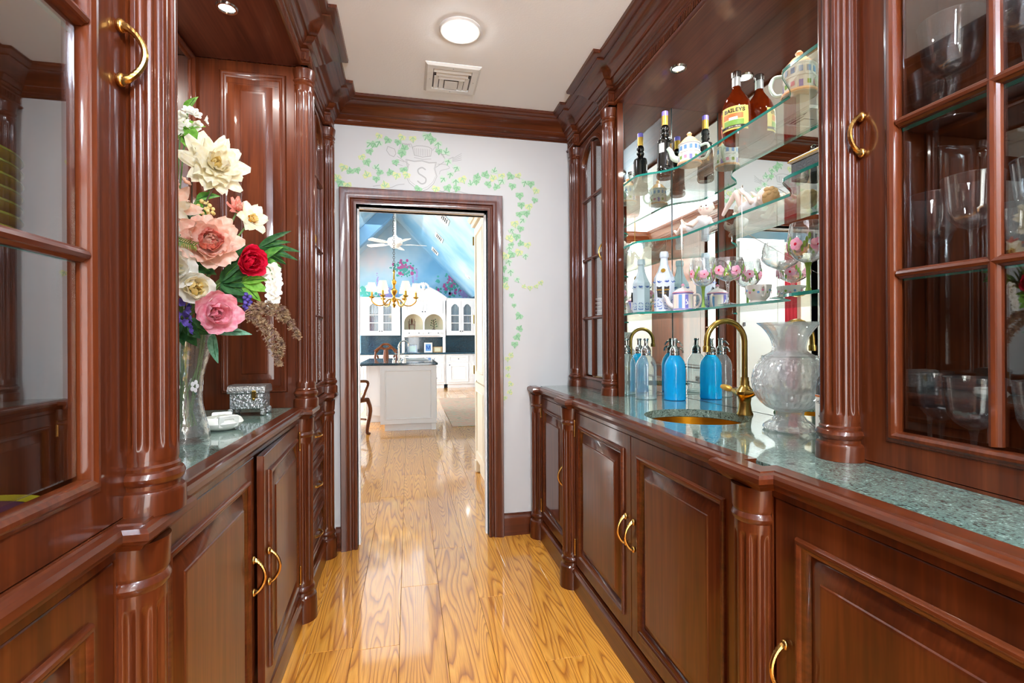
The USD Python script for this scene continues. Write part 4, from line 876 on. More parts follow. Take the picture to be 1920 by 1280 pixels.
cl = curve([(HL - .03, 2.30, .03), (HL + .05, 2.36, .03), (HL + .2, 2.46, .03), (HL + .40, 2.565, .03)], 6); cr_ = cl * [-1, 1, 1] + [HL + HR, 0, 0]
part(t, 'swan_neck', onto(tube(cl, .025, 8), F), 'cabinet_white'); part(t, 'swan_neck', onto(tube(cr_, .025, 8), F), 'cabinet_white')
cv = [ball(.055, ((HL + HR) / 2, 2.62, .02), 2, (1, 1.1, .6)), ball(.045, ((HL + HR) / 2, 2.54, .03), 2)]
for q in range(9): a = PI * q / 8; cv.append(ball(.03, ((HL + HR) / 2 + .12 * math.cos(a), 2.58 + .09 * math.sin(a), .02), 1, (1, 1.2, .6)))
part(t, 'carved_crest', onto(join(cv), F), 'cabinet_white', label='carved shell and leaf crest')
def kchair(t, o, s, mt):
    P = lambda *a: [np.array(o) + np.array(p) * s for p in a]
    for sx in (-1, 1):
        part(t, 'front_leg', tube(curve(P((.24 * sx, -.22, .45), (.26 * sx, -.25, .3), (.23 * sx, -.22, .05), (.25 * sx, -.25, 0)), 5), np.linspace(.028, .02, 16) * s, 8), mt)
        part(t, 'back_leg', tube(curve(P((.2 * sx, .28, 0), (.2 * sx, .22, .45), (.2 * sx, .26, .8), (.18 * sx, .33, 1.02)), 5), .02 * s, 8), mt)
        part(t, 'arm', tube(curve(P((.2 * sx, .25, .72), (.28 * sx, .05, .70), (.30 * sx, -.16, .68), (.28 * sx, -.14, .56), (.25 * sx, -.12, .45)), 5), .018 * s, 8), mt)
    part(t, 'seat', box(*(np.array(o) + np.array((-.25, -.25, .42)) * s), *(np.array(o) + np.array((.25, .24, .47)) * s), .01 * s), mt)
    part(t, 'crest_rail', tube(curve(P((-.2, .33, 1.0), (-.1, .34, 1.07), (0, .345, 1.04), (.1, .34, 1.07), (.2, .33, 1.0)), 5), .026 * s, 8), mt)
    part(t, 'splat', tube(P((0, .25, .46), (0, .27, .75), (0, .335, 1.03)), [.04 * s, .07 * s, .04 * s], 8), mt)
o = (.09, 12.66, 1.50); t = thing('miniature_chair', 'tiny carved wooden armchair displayed in the left hutch niche', 'ornament', o); kchair(t, o, .30, 'walnut_z')
o = np.array((.64, 12.64, 1.50)); t = thing('miniature_tree', 'small dark twig ornament displayed in the right hutch niche', 'ornament', o)
part(t, 'base', lathe([(0, 0), (.05, 0), (.04, .02), (0, .025)], 16, o), 'stem_brown'); part(t, 'trunk', tube([o, o + (0.01, 0, .12), o + (-.01, 0, .26)], .008), 'stem_brown')
for k in range(7): part(t, 'twig', [tube([o + (0, 0, .05 + .03 * k), o + ((-1) ** k * (.08 - .006 * k), 0, .09 + .03 * k)], .005), ball(.014, o + ((-1) ** k * (.08 - .006 * k), 0, .09 + .03 * k), 1)], 'leaf_dark')
# splash, counter, base units
single('granite_splashback', box(-1.2, KB - .03, .912, 1.76, KB - .003, 1.352), 'blue_granite', 'dark blue green granite splashback under the kitchen cupboards', 'splashback')
single('kitchen_counter', box(-1.2, FY - .03, .872, 1.76, KB - .031, .911, .006), 'blue_granite', 'dark granite counter along the far kitchen wall', 'worktop')
for i, (a, b, n) in enumerate(((-1.2, -.17, 2), (-.165, .93, 2), (.94, 1.76, 1))):
    t = thing('kitchen_base_cabinet', ['left white kitchen base unit on the far wall', 'middle white kitchen base unit under the hutch', 'right white kitchen base unit beside the corner'][i], 'cabinet', ((a + b) / 2, 12.7, 0))
    part(t, 'body', box(a, FY + .02, .10, b, KB - .032, .871), 'cabinet_white'); part(t, 'plinth', box(a + .04, FY + .05, 0, b - .04, KB - .05, .10), 'cabinet_white')
    part(t, 'face_frame', onto(extrude(sg.box(a, .10, b, .871), .005, -.024), F), 'cabinet_white', smooth=False)
    w = (b - a - .06) / n if n > 1 else .52
    for k in range(n):
        xa = a + .03 + k * w + (.03 if n == 1 else 0)
        shaker(t, F, xa, xa + w - .01, .665, .83, 'drawer', .03, knob=(xa + w / 2, .748)); shaker(t, F, xa, xa + w - .01, .15, .625, 'door', .06, knob=(xa + .03, .59))
F2 = ((1.66, 0, 0), (0, 1, 0), (0, 0, 1), (-1, 0, 0))
t = thing('kitchen_base_cabinet', 'white kitchen base unit at the right with knobs facing left', 'cabinet', (1.95, 11.6, 0))
part(t, 'body', box(1.68, 10.4, .1, 2.3, 12.40, .871), 'cabinet_white'); part(t, 'plinth', box(1.74, 10.4, 0, 2.3, 12.38, .1), 'cabinet_white'); part(t, 'top', box(1.64, 10.38, .872, 2.3, 12.42, .911, .005), 'blue_granite')
for k in range(3): shaker(t, F2, 10.45 + .64 * k, 11.05 + .64 * k, .665, .83, 'drawer', .03, knob=(10.75 + .64 * k, .748)); shaker(t, F2, 10.45 + .64 * k, 11.05 + .64 * k, .15, .625, 'door', .06, knob=(10.5 + .64 * k, .59))
# things on the counter
def card(name, label, x, y, z, w, h, mt, inner, tilt=-.2, cat='card'):
    t = thing(name, label, cat, (x, y, z)); o = (x, y, z)
    r = lambda m: rot_about(m, (1, 0, 0), tilt, o)
    part(t, 'frame', r(box(x - w / 2, y - .012, z, x + w / 2, y, z + h, .003)), mt); part(t, 'picture', r(box(x - w / 2 + w * .18, y - .0145, z + h * .15, x + w / 2 - w * .18, y - .0115, z + h * .85)), inner)
    part(t, 'easel_leg', [box(x - .01, y + .002, z, x + .01, y + .06, z + .004), box(x - .01, y + .05, z, x + .01, y + .06, z + h * .5)], mt)
card('photo_frame', 'white photo frame with a blue and white picture on the far counter', .50, 12.66, .912, .21, .26, 'white_paint', 'blue_print', cat='picture frame')
lt = meshkit.text_mesh('M', .10, .002, True); lt.apply_translation((.50 - lt.bounds[:, 0].mean(), .992, 0)); part(Th('/World/photo_frame', (.50, 12.66, .912), True), 'lettering', rot_about(place(lt, (0, 12.6455, 0), (1, 0, 0), (0, 0, 1), (0, -1, 0)), (1, 0, 0), -.2, (.50, 12.66, .912)), 'delft_blue', smooth=False)
card('recipe_card', 'pale folded card standing on the far counter left of the frame', .10, 12.62, .912, .24, .20, 'curtain_cloth', 'mural_pale')
card('wooden_plaque', 'small light brown plaque leaning on the far counter', .74, 12.7, .912, .25, .15, 'basket', 'niche_cream', cat='plaque')
# the island
t = thing('kitchen_island', 'white panelled kitchen island with dark granite top', 'kitchen island', (0, 7.6, 0))
IF = front(6.70)
part(t, 'body', [box(-.376, 6.72, .098, .37, 8.55, .889), box(-.62, 7.50, .10, -.37, 8.55, .889)], 'cabinet_white')
part(t, 'end_panel', onto(rectloft(-.376, .37, .098, .889, [(0, -.02), (0, -.001), (.001, 0), (.058, 0), (.062, .006), (.072, .006), (.078, -.008)]), IF), 'cabinet_white')
part(t, 'wing_panel', onto(rectloft(-.62, -.378, .22, .889, [(0, -.0), (0, .01), (.03, .01), (.036, .004)]), front(7.5)), 'cabinet_white')
part(t, 'plinth', [box(-.32, 6.76, 0, .30, 8.5, .099), box(-.6, 7.54, 0, -.3, 8.5, .1)], 'cabinet_white'); part(t, 'foot', box(.30, 6.71, 0, .365, 6.80, .099, .004), 'cabinet_white')
part(t, 'granite_top', box(-.66, 6.68, .890, .392, 8.62, .921, .006), 'blue_granite')
IFR = ((.37, 0, 0), (0, 1, 0), (0, 0, 1), (1, 0, 0))
for k in range(3): part(t, 'side_door', onto(rectloft(6.85 + .56 * k, 7.38 + .56 * k, .14, .86, [(0, -.0), (0, .014), (.05, .014), (.056, .006)]), IFR), 'cabinet_white')
for k in range(2): part(t, 'side_knob', onto(lathe([(0, .014), (.008, .014), (.008, .03), (.016, .034), (.012, .044), (0, .046)], 12, (7.3 + .62 * k, .66, 0)), IFR), 'vent_dark', label='dark round knob')
single('island_sink', extrude(sg.box(-.12, 7.55, .30, 7.95).difference(sg.box(-.09, 7.58, .27, 7.92)), .016, .9215), 'white_paint', 'white sink rim in the island top', 'sink')
o = np.array((-.135, 7.18, .921)); t = thing('island_faucet', 'tall nickel gooseneck faucet on the kitchen island', 'faucet', o)
part(t, 'post', lathe([(0, 0), (.026, 0), (.026, .012), (.014, .02), (.012, .20), (.018, .205), (.018, .215), (.012, .22), (.012, .24)], 20, o), 'nickel')
part(t, 'spout', tube(curve([o + (0, 0, .22), o + (.02, 0, .28), (o + (.08, 0, .30)), o + (.13, 0, .27), o + (.135, 0, .22)], 6), .011, 10), 'nickel')
for s in (-1, 1): part(t, 'lever', [tube([o + (0, .0, .10), o + (s * .07, 0, .115)], .007), lathe([(0, 0), (.02, 0), (.018, .02), (.01, .03), (.012, .06), (0, .065)], 14, o + (s * .075, 0, .0))], 'nickel')
t2 = thing('soap_dispenser', 'small nickel soap pump beside the island faucet', 'soap dispenser', (-.05, 7.1, .921))
part(t2, 'base', lathe([(0, 0), (.018, 0), (.016, .05), (.008, .055), (.008, .09), (0, .09)], 16, (-.05, 7.1, .921)), 'nickel'); part(t2, 'nozzle', tube([(-.05, 7.1, 1.005), (0, 7.1, 1.0)], .006), 'nickel')
# chairs
def island_chair(label, o, rz):
    t = thing('counter_chair', label, 'chair', o, rotz=rz, world=False)
    kchair(t, (0, 0, 0), 1.02, 'walnut_z')
    part(t, 'cushion', ball(.26, (0, 0, .50), 3, (.95, .95, .22)), 'floral_cloth', label='pale floral seat cushion')
    part(t, 'stretcher', tube([(-.24, -.2, .2), (.24, -.2, .2)], .012), 'walnut_z')
    part(t, 'carved_back', [tube(curve([(-.2, .3, .62), (-.12, .31, .78), (-.16, .33, .95)], 5), .018), tube(curve([(.2, .3, .62), (.12, .31, .78), (.16, .33, .95)], 5), .018), tube(curve([(-.2, .335, .98), (-.08, .34, 1.13), (0, .34, 1.16), (.08, .34, 1.13), (.2, .335, .98)], 5), .022)], 'walnut_z')
island_chair('carved walnut armchair at the left end of the island, partly behind the jamb', (-.86, 6.55, .0), PI * .78)
island_chair('carved walnut chair beyond the island with its back showing', (-.42, 9.15, .0), PI * .0)
single('area_rug', box(.6, 6.84, .0, 1.62, 10.2, .011, .004), 'rug_weave', 'faded multicoloured woven rug on the kitchen floor', 'rug')
# tall cream pantry cupboard right inside the doorway
t = thing('pantry_cupboard', 'tall cream pantry cupboard just inside the kitchen doorway on the right', 'cabinet', (.95, 3.85, 0))
PF = ((.605, 0, 0), (0, 1, 0), (0, 0, 1), (-1, 0, 0))
part(t, 'body', box(.625, 3.30, .1, 1.3, 4.50, 2.30), 'cream_paint'); part(t, 'plinth', [box(.64, 3.32, 0, 1.3, 4.46, .1)], 'cream_paint')
for y in (3.33, 4.43): part(t, 'foot', box(.60, y, 0, .66, y + .06, .12, .01), 'cream_paint')
part(t, 'cornice', [box(.58, 3.28, 2.28, 1.3, 4.53, 2.32, .01), box(.55, 3.26, 2.32, 1.3, 4.56, 2.38, .02)], 'cream_paint')
part(t, 'side_panel', onto(rectloft(.62, 1.28, .12, 2.28, [(0, -.0), (0, .008), (.06, .008), (.066, .002)]), ((0, 4.5, 0), (1, 0, 0), (0, 0, 1), (0, 1, 0))), 'cream_paint')
for k in range(2):
    ya = 3.33 + k * .58
    for z0, z1 in ((.13, .84), (.86, 2.26)):
        shaker(t, PF, ya, ya + .565, z0, z1, 'door', .07, 'cream_paint')
for z in (.95, 1.42, 2.15): part(t, 'hinge', tube([(.598, 4.488, z - .04), (.598, 4.488, z + .04)], .007), 'aged_brass', label='brass butt hinge')
# pale cupboard and a red curtain on the kitchen's near left, seen only in the bar mirror
t = thing('side_cupboard', 'tall white cupboard seen reflected in the bar mirror', 'cabinet', (-1.0, 4.8, 0))
part(t, 'body', box(-1.29, 4.52, .08, -.70, 5.1, 2.3), 'white_paint'); part(t, 'plinth', box(-1.25, 4.56, 0, -.74, 5.1, .08), 'white_paint')
part(t, 'door', onto(rectloft(-1.27, -.72, .12, 2.26, [(0, -.0), (0, .018), (.08, .018), (.086, .01)]), front(4.52)), 'white_paint'); part(t, 'latch', box(-.78, 4.49, 1.36, -.755, 4.503, 1.40, .003), 'dark_void')
t = thing('red_curtain', 'deep red curtain between cream frames seen reflected in the bar mirror', 'curtain', (-1.5, 4.75, 0))
xs = np.linspace(-1.66, -1.36, 30); v = [[a, 4.75 + .012 * math.sin(i * 1.3), z] for z in (.02, 2.2) for i, a in enumerate(xs)]
part(t, 'cloth', tm(v, [[i, i + 1, 31 + i, 30 + i] for i in range(29)]), 'red_cloth', smooth=True)
for xa in (-1.80, -1.36): part(t, 'frame', box(xa, 4.70, 0, xa + .065 + (.07 if xa < -1.5 else 0), 4.80, 2.3, .004), 'cream_paint')
part(t, 'frame_head', box(-1.8, 4.70, 2.2, -1.3, 4.8, 2.32, .004), 'cream_paint')
t = thing('opal_pendant', 'added opal fill pendant in the kitchen corner left of the doorway, out of view', 'fill lamp', (-1.55, 3.75, 2.1))  # fill lamp added to brighten the cupboard seen in the bar mirror
part(t, 'globe', ball(.12, (-1.55, 3.75, 2.1), 3), 'added_pendant_glow', smooth=True); part(t, 'rod', tube([(-1.55, 3.75, 2.21), (-1.55, 3.75, 3.08)], .008), 'brass')
# chandelier
o = np.array((-.223, 8.0, 1.75)); t = thing('chandelier', 'six light brass chandelier with cream fabric shades, hanging in the kitchen', 'chandelier', o)
part(t, 'stem', lathe([(0, 0), (.012, .01), (.03, .05), (.014, .075), (.012, .09), (.045, .115), (.05, .14), (.02, .17), (.018, .2), (.05, .25), (.055, .28), (.02, .32), (.018, .37), (.038, .40), (.04, .43), (.016, .46), (.012, .56), (.02, .58), (.01, .62), (0, .63)], 20, o), 'gold_metal')
ch = [tube([o + (.016 * math.cos(a) * (k % 2), .016 * math.cos(a) * ((k + 1) % 2), .63 + .036 * k + .026 * math.sin(a)) for a in np.linspace(0, 2 * PI, 9)], .003, 5) for k in range(52)]
part(t, 'chain', ch, 'stem_brown', kind='stuff'); part(t, 'canopy', lathe([(0, 2.49), (.06, 2.50), (.06, 2.53), (0, 2.54)], 20, o), 'aged_brass')
for k in range(6):
    a = k * PI / 3 + .04; c, s = math.cos(a), math.sin(a); D = lambda r, z: o + (r * c, r * s, z)
    am = part(t, 'arm', tube(curve([D(.02, .14), D(.09, .13), D(.16, .05), D(.26, .04), D(.34, .10), D(.345, .16)], 6), .009, 8), 'gold_metal')
    part(am, 'cup', lathe([(0, .15), (.02, .15), (.045, .17), (.04, .18), (.018, .185), (.016, .25), (0, .25)], 16, D(.345, 0)), 'gold_metal')
    part(am, 'candle', lathe([(.011, .18), (.011, .27), (0, .272)], 12, D(.345, 0)), 'cream_paint')
    part(am, 'shade', lathe([(.092, .265), (.088, .275), (.052, .40), (.050, .40), (.086, .275), (.090, .265)], 24, D(.345, 0)), 'shade_lit', label='pleated cream shade, lit')
# ceiling fan
o = np.array((-.27, 10.6, 3.22)); t = thing('ceiling_fan', 'white five blade ceiling fan under the kitchen vault', 'ceiling fan', o)
part(t, 'rod', tube([o + (0, 0, .2), o + (0, 0, 1.15)], .028, 12), 'white_metal'); part(t, 'canopy', lathe([(0, 1.02), (.04, 1.02), (.075, 1.1), (.075, 1.14), (0, 1.15)], 20, o), 'white_metal')
part(t, 'motor', lathe([(0, -.02), (.07, -.02), (.1, .02), (.15, .06), (.165, .12), (.14, .18), (.06, .21), (.03, .26), (0, .26)], 28, o), 'white_metal')
for k in range(5):
    a = k * 2 * PI / 5 + .12; u = np.array((math.cos(a), math.sin(a), 0)); w = np.array((-math.sin(a), math.cos(a), .18)); w /= np.linalg.norm(w); nn = np.cross(u, w)
    bl = part(t, 'blade', place(extrude(sg.Polygon([(.24, -.05), (.34, -.065), (.64, -.075), (.67, -.04), (.67, .04), (.64, .075), (.34, .065), (.24, .05)]), .012), o + (0, 0, .06), u, w, nn), 'white_metal')
    part(bl, 'bracket', place(box(.12, -.02, -.008, .3, .02, 0), o + (0, 0, .06), u, w, nn), 'white_metal')
# ---------------------------------------------------------------- sink and faucet
cx, cy, r = SINK
t = thing('bar_sink', 'round hammered brass bar sink set under the green granite', 'sink', (cx, cy, .76))
part(t, 'basin', lathe([(0, .752), (.13, .755), (.165, .775), (.182, .82), (.186, .899), (.197, .899), (.197, .8955), (.190, .8955), (.188, .82), (.17, .768), (.13, .748), (0, .745)], 48, (cx, cy, 0)), 'sink_brass')
part(t, 'drain', lathe([(0, .7565), (.022, .7575), (.028, .756), (0, .7555)], 20, (cx, cy, 0)), 'aged_brass')
o = np.array((1.276, 1.645, GR)); t = thing('bar_faucet', 'aged brass gooseneck bar faucet with two lever handles behind the sink', 'faucet', o)
part(t, 'base', lathe([(0, 0), (.030, 0), (.030, .004), (.025, .015), (.021, .045), (.024, .066), (.033, .078), (.033, .090), (.020, .108), (.0165, .115), (.0165, .128), (.0145, .132), (.0145, .145), (0, .145)], 28, o, lambda a, z: 1 + .02 * np.cos(12 * a) * (z < .09)), 'aged_brass')
arc = [o + (0, 0, .135), o + (0, 0, .25)] + [o + (-.078 + .078 * math.cos(a), .004 * a, .285 + .078 * math.sin(a)) for a in np.linspace(0, PI, 14)] + [o + (-.156, .012, .262)]
part(t, 'spout', tube(arc, .0108, 14), 'aged_brass'); part(t, 'aerator', lathe([(0, 0), (.0145, 0), (.0145, .02), (.012, .024), (0, .024)], 16, o + (-.156, .012, .244)), 'aged_brass')
for s, lab in ((1, 'lever'), (-1, 'lever')):
    d = np.array((-.12, .99 * s, 0)); d /= np.linalg.norm(d); b = o + (0, 0, .082)
    lv = part(t, 'lever', tube([b + d * q + (0, 0, h) for q, h in ((.02, 0), (.05, .004), (.066, .008))], [.020, .012, .007], 12), 'aged_brass')
    part(lv, 'grip', tube([b + d * q + (0, 0, h) for q, h in ((.064, .008), (.07, .009), (.085, .012), (.105, .015), (.12, .017), (.124, .0175))], [.006, .010, .0135, .0125, .009, .003], 12), 'gold_foil', label='lighter brass lever grip')

# ---------------------------------------------------------------- soda siphons
def siphon(name, label, loc, glass, rot, scale=1.0):
    t = thing(name, label, 'soda siphon', loc, rotz=rot, world=False)
    part(t, 'bottle', lathe([(0, .004), (.040, 0), (.049, .004), (.0505, .012), (.0505, .15), (.0495, .165), (.044, .185), (.033, .203), (.021, .216), (.018, .226), (0, .226)], 40, rfun=lambda a, z: 1 - .012 * (np.cos(12 * a) > .2) * ((z > .03) & (z < .14))), glass)
    part(t, 'collar', lathe([(0, .215), (.023, .215), (.024, .222), (.022, .228), (.024, .234), (.021, .248), (.014, .258), (.011, .262), (.011, .288), (.014, .292), (.013, .298), (0, .299)], 24), 'chrome')
    part(t, 'spout', tube(curve([(.012, 0, .245), (.03, 0, .25), (.042, 0, .244), (.048, 0, .228)], 5), np.linspace(.007, .0045, 16), 10), 'chrome')
    part(t, 'lever', tube(curve([(.0, 0, .272), (.02, .0, .282), (.034, 0, .272), (.042, 0, .262)], 5), np.linspace(.006, .004, 16), 8), 'chrome')
    part(t, 'base_ring', lathe([(0, .0005), (.0485, .0005), (.0515, .003), (.0515, .014), (.0485, .014)], 40), glass)
siphon('soda_siphon', 'clear glass soda siphon with a chrome head, left of the blue one', (1.15, 2.20, GR + .0005), 'siphon_clear', -1.9)
siphon('soda_siphon', 'bright blue glass soda siphon with a chrome head', (1.262, 2.125, GR + .0005), 'siphon_blue', -1.2)

# ---------------------------------------------------------------- crystal vase on the worktop
def cutvase(t, prof, th, n=64, facets=0, cut=(0, 0), amp=.0, mt='crystal'):
    rf = (lambda a, z: 1 - amp * (np.abs(np.sin(facets / 2 * a + 30 * z)) + np.abs(np.sin(facets / 2 * a - 30 * z))) * ((z > cut[0]) & (z < cut[1]))) if facets else None
    return part(t, 'vessel', shell(prof, th, n, rf), mt)
o = (1.20, 1.335, GR + .0005); t = thing('crystal_vase', 'big round cut crystal vase with a flared rim, right of the sink', 'vase', o)
def smoothprof(p, n=5): return [(max(a, 0), z) for a, z in curve([(a, z, 0) for a, z in p], n)[:, :2]]
pr_ = [(0, 0), (.074, 0), (.079, .006), (.076, .016), (.05, .035), (.040, .048), (.042, .060)] + smoothprof([(.042, .060), (.075, .078), (.103, .115), (.111, .158), (.103, .200), (.078, .235), (.055, .250), (.049, .265), (.056, .295), (.075, .325), (.095, .345)], 7)[1:]
m = shell(pr_, .006, 96, lambda a, z: 1 - .035 * (np.abs(np.sin(16 * a + 70 * z)) * np.abs(np.sin(16 * a - 70 * z))) * ((z > .075) & (z < .225)) - .03 * (np.abs(np.sin(10 * a))) * ((z > .25) & (z < .335)) - .05 * np.abs(np.sin(8 * a)) * (z < .04), floor=.075)
m.apply_translation(o); part(t, 'vessel', m, 'crystal', smooth=False)
part(t, 'etched_band', [xf(lathe([(.0795, .2335), (.0815, .236), (.0795, .2385), (.078, .236), (.0795, .2335)], 64), o)], 'crystal_thin')

# ---------------------------------------------------------------- bottle half hidden by the near column
o = (1.127, 1.105, GR + .0005); t = thing('wine_bottle', 'dark sherry bottle with white label half hidden by the right column', 'bottle', o, rotz=PI + .6, world=False)
part(t, 'bottle', lathe([(0, .003), (.030, 0), (.036, .005), (.037, .012), (.037, .165), (.034, .182), (.022, .20), (.0145, .212), (.0135, .27), (.0155, .272), (.0155, .288), (0, .289)], 36), 'black_glass')
lb = part(t, 'label', patch(.0372, -1.25, 1.25, .035, .14), 'white_print', label='white paper label')
for z in (.036, .134): part(lb, 'gold_rule', patch(.0378, -1.25, 1.25, z, z + .005), 'orange_print')
part(lb, 'lettering', [wrap(meshkit.text_mesh('HARVEYS', .011, .0004), .0378, .116), wrap(meshkit.text_mesh('BRISTOL CREAM', .005, .0004), .0378, .08)], 'black_print', smooth=False)

# ---------------------------------------------------------------- liqueur bottles on the shelves
o = (1.248, 2.18, S3); t = thing('liqueur_bottle', 'slender black glass bottle with purple and gold foil top on the top shelf', 'bottle', o, rotz=-2.3, world=False)
part(t, 'bottle', lathe([(0, .004), (.036, 0), (.041, .006), (.042, .018), (.038, .03), (.041, .036), (.0395, .05), (.0375, .058), (.0375, .175), (.033, .188), (.018, .198), (.016, .205), (.021, .213), (.0215, .222), (.017, .230), (.0205, .238), (.021, .248), (.0165, .256), (.014, .262), (.014, .268), (0, .268)], 36, rfun=lambda a, z: 1 - .03 * np.abs(np.sin(7 * a)) * ((z < .056) | ((z > .2) & (z < .26)))), 'black_glass')
part(t, 'foil', lathe([(.0145, .262), (.0152, .264), (.0152, .312), (0, .312)], 28), 'gold_foil'); part(t, 'cap', lathe([(.0156, .308), (.0156, .329), (.014, .331), (0, .331)], 28), 'purple_foil')
lb = part(t, 'label', patch(.0376, .55, 1.5, .08, .165, .0005), 'black_print')
lt = meshkit.text_mesh('SAMBUCA', .010, .0005); lt = trimesh.Trimesh(np.c_[-lt.vertices[:, 1], lt.vertices[:, 0], lt.vertices[:, 2]], lt.faces, process=False); lt.apply_translation((0, .0, 0))
part(lb, 'lettering', wrap(lt, .0381, .092, 1.0), 'gold_print', smooth=False)
part(t, 'neck_medallion', patch(.0377, -.6, .1, .12, .165, .0006), 'white_print')
o = (1.307, 1.725, S3); t = thing('liqueur_bottle', 'brown glass cream liqueur bottle with a yellow landscape label on the top shelf', 'bottle', o, rotz=-2.35, world=False)
bp = smoothprof([(.053, .012), (.0575, .05), (.0575, .10), (.055, .135), (.045, .168), (.028, .195), (.017, .215), (.0145, .235)], 6)
part(t, 'bottle', lathe([(0, .004), (.046, 0), (.053, .012)] + bp[1:] + [(0, .236)], 40), 'amber_glass')
part(t, 'neck_foil', lathe([(.0155, .225), (.0165, .228), (.0160, .262), (0, .262)], 28), 'grey_metal'); part(t, 'cap', lathe([(.0185, .262), (.0185, .282), (.017, .286), (0, .286)], 28, rfun=lambda a, z: 1 + .03 * np.cos(24 * a)), 'chrome')
R_ = lambda z: np.interp(z, [b for a, b in bp], [a for a, b in bp]) + .0004
lb = part(t, 'label', patch(R_, -.95, .95, .035, .128), 'yellow_label', label='yellow landscape label')
part(lb, 'hill_print', patch(lambda z: R_(z) + .0006, -.7, .6, .052, .072), 'green_print'); part(lb, 'sky_print', patch(lambda z: R_(z) + .0006, -.75, .55, .078, .098), 'orange_print'); part(lb, 'band_print', patch(lambda z: R_(z) + .0008, -.95, .95, .042, .051), 'black_print'); part(lb, 'cottage_print', patch(lambda z: R_(z) + .0013, -.35, .2, .072, .084), 'white_print')
part(lb, 'lettering', wrap(meshkit.text_mesh('BAILEYS', .014, .0006, True), .0588, .104), 'black_print', smooth=False)
part(lb, 'small_lettering', wrap(meshkit.text_mesh('IRISH CREAM', .005, .0005), .0592, .0435), 'cream_label', smooth=False)
o = (1.245, 2.19, S1); t = thing('delft_bottle', 'white and blue delft liqueur bottle with a black and gold label on the lowest shelf', 'bottle', o, rotz=-2.2, world=False)
part(t, 'bottle', lathe([(0, .002), (.045, 0), (.048, .004), (.049, .168), (.046, .178), (.032, .205), (.021, .235), (.0175, .265), (.0175, .27)] + [(.0215, .274), (.022, .29), (.019, .302), (0, .304)], 8), 'delft', smooth=25)
lb = part(t, 'label', place(extrude(sg.Polygon([(-.026, .075), (0, .068), (.026, .075), (.030, .128), (.018, .123), (0, .128), (-.018, .123), (-.030, .128)]), .001), (.0455, 0, 0), (0, 1, 0), (0, 0, 1), (1, 0, 0)).copy(), 'black_print', label='black and gold label')
lt = meshkit.text_mesh('VANDERMINT', .0072, .0006, True); lt.apply_translation((-lt.bounds[:, 0].mean(), .106, 0)); part(lb, 'lettering', place(lt, (.0466, 0, 0), (0, 1, 0), (0, 0, 1), (1, 0, 0)), 'gold_print', smooth=False)
lt = meshkit.text_mesh('Liqueur', .007, .0006); lt.apply_translation((-lt.bounds[:, 0].mean(), .092, 0)); part(lb, 'lettering', place(lt, (.0466, 0, 0), (0, 1, 0), (0, 0, 1), (1, 0, 0)), 'gold_print', smooth=False)
part(t, 'neck_seal', rot_about(place(extrude(sg.Point(0, 0).buffer(.011, 6), .002), (.0345, 0, .205), (0, 1, 0), (0, 0, 1), (1, 0, 0)), (0, 1, 0), -.45, (.0345, 0, .205)), 'gold_print')
def motif(t, a, r, items, mt='delft_blue'):
    n = np.array((math.cos(a), math.sin(a), 0)); u = np.array((-math.sin(a), math.cos(a), 0)); ms = []
    for g, z in items: ms.append(place(extrude(g, .0008), n * r + (0, 0, z), u, (0, 0, 1), n))
    return part(t, 'blue_painting', ms, mt, smooth=False)
mill = sg.Polygon([(-.008, 0), (.008, 0), (.004, .02), (-.004, .02)]).union(sg.LineString([(-.016, .01), (.016, .034)]).buffer(.0012)).union(sg.LineString([(-.014, .034), (.014, .01)]).buffer(.0012)).union(sg.LineString([(-.02, -.001), (.02, .0)]).buffer(.0016))
swag = sg.LineString([(-.026, .004), (-.015, -.003), (-.006, .003), (0, -.002), (.006, .003), (.015, -.003), (.026, .004)]).buffer(.0015).union(sg.Point(0, .004).buffer(.004))
for k in range(8):
    a = (k + .0) * PI / 4
    motif(t, a, .0452, [(mill, .018), (swag, .15)] if k in (0,) else [(mill, .03), (swag, .15), (sg.Point(0, 0).buffer(.006, 3), .1)])

# ---------------------------------------------------------------- teapots
def cottage_teapot(label, loc, rot, h=.13):
    t = thing('cottage_teapot', label, 'teapot', loc, rotz=rot, world=False)
    part(t, 'body', lathe([(0, .002), (.050, 0), (.052, .004), (.049, .008), (.047, .012), (.0475, .05), (.050, .052), (.050, .055), (.0465, .057), (.046, .088), (.051, .09), (.051, .094), (0, .094)], 12), 'ceramic_white', smooth=20)
    part(t, 'roof_lid', lathe([(.052, .0935), (.046, .098), (.022, .124), (.01, .13), (.009, .136), (.012, .142), (.006, .150), (0, .153)], 12), 'peach_glaze', label='peach glazed roof shaped lid', smooth=20)
    part(t, 'base_band', lathe([(.0525, .001), (.0545, .005), (.0535, .010), (.048, .010)], 24), 'peach_glaze')
    part(t, 'spout', tube(curve([(.042, 0, .03), (.07, 0, .045), (.082, 0, .075), (.094, 0, .095)], 6), np.linspace(.016, .009, 19), 12), 'mint_glaze')
    part(t, 'handle', tube(curve([(-.044, 0, .082), (-.075, 0, .085), (-.085, 0, .055), (-.07, 0, .025), (-.046, 0, .02)], 6), .0062, 10), 'mint_glaze')
    for k in range(12):
        a = (k + .5) * PI / 6; n = np.array((math.cos(a), math.sin(a), 0)); u = np.array((-math.sin(a), math.cos(a), 0))
        part(t, 'window', [place(box(-.006, 0, 0, .006, .018, .001), n * .0452 + (0, 0, .063), u, (0, 0, 1), n)], 'blue_print', smooth=False)
        part(t, 'door' if k % 3 == 0 else 'shutter', [place(box(-.006, 0, 0, .006, .022 if k % 3 == 0 else .014, .001), n * .0462 + (0, 0, .014 if k % 3 == 0 else .022), u, (0, 0, 1), n)], ['violet_print', 'green_print', 'pink_print'][k % 3], smooth=False)
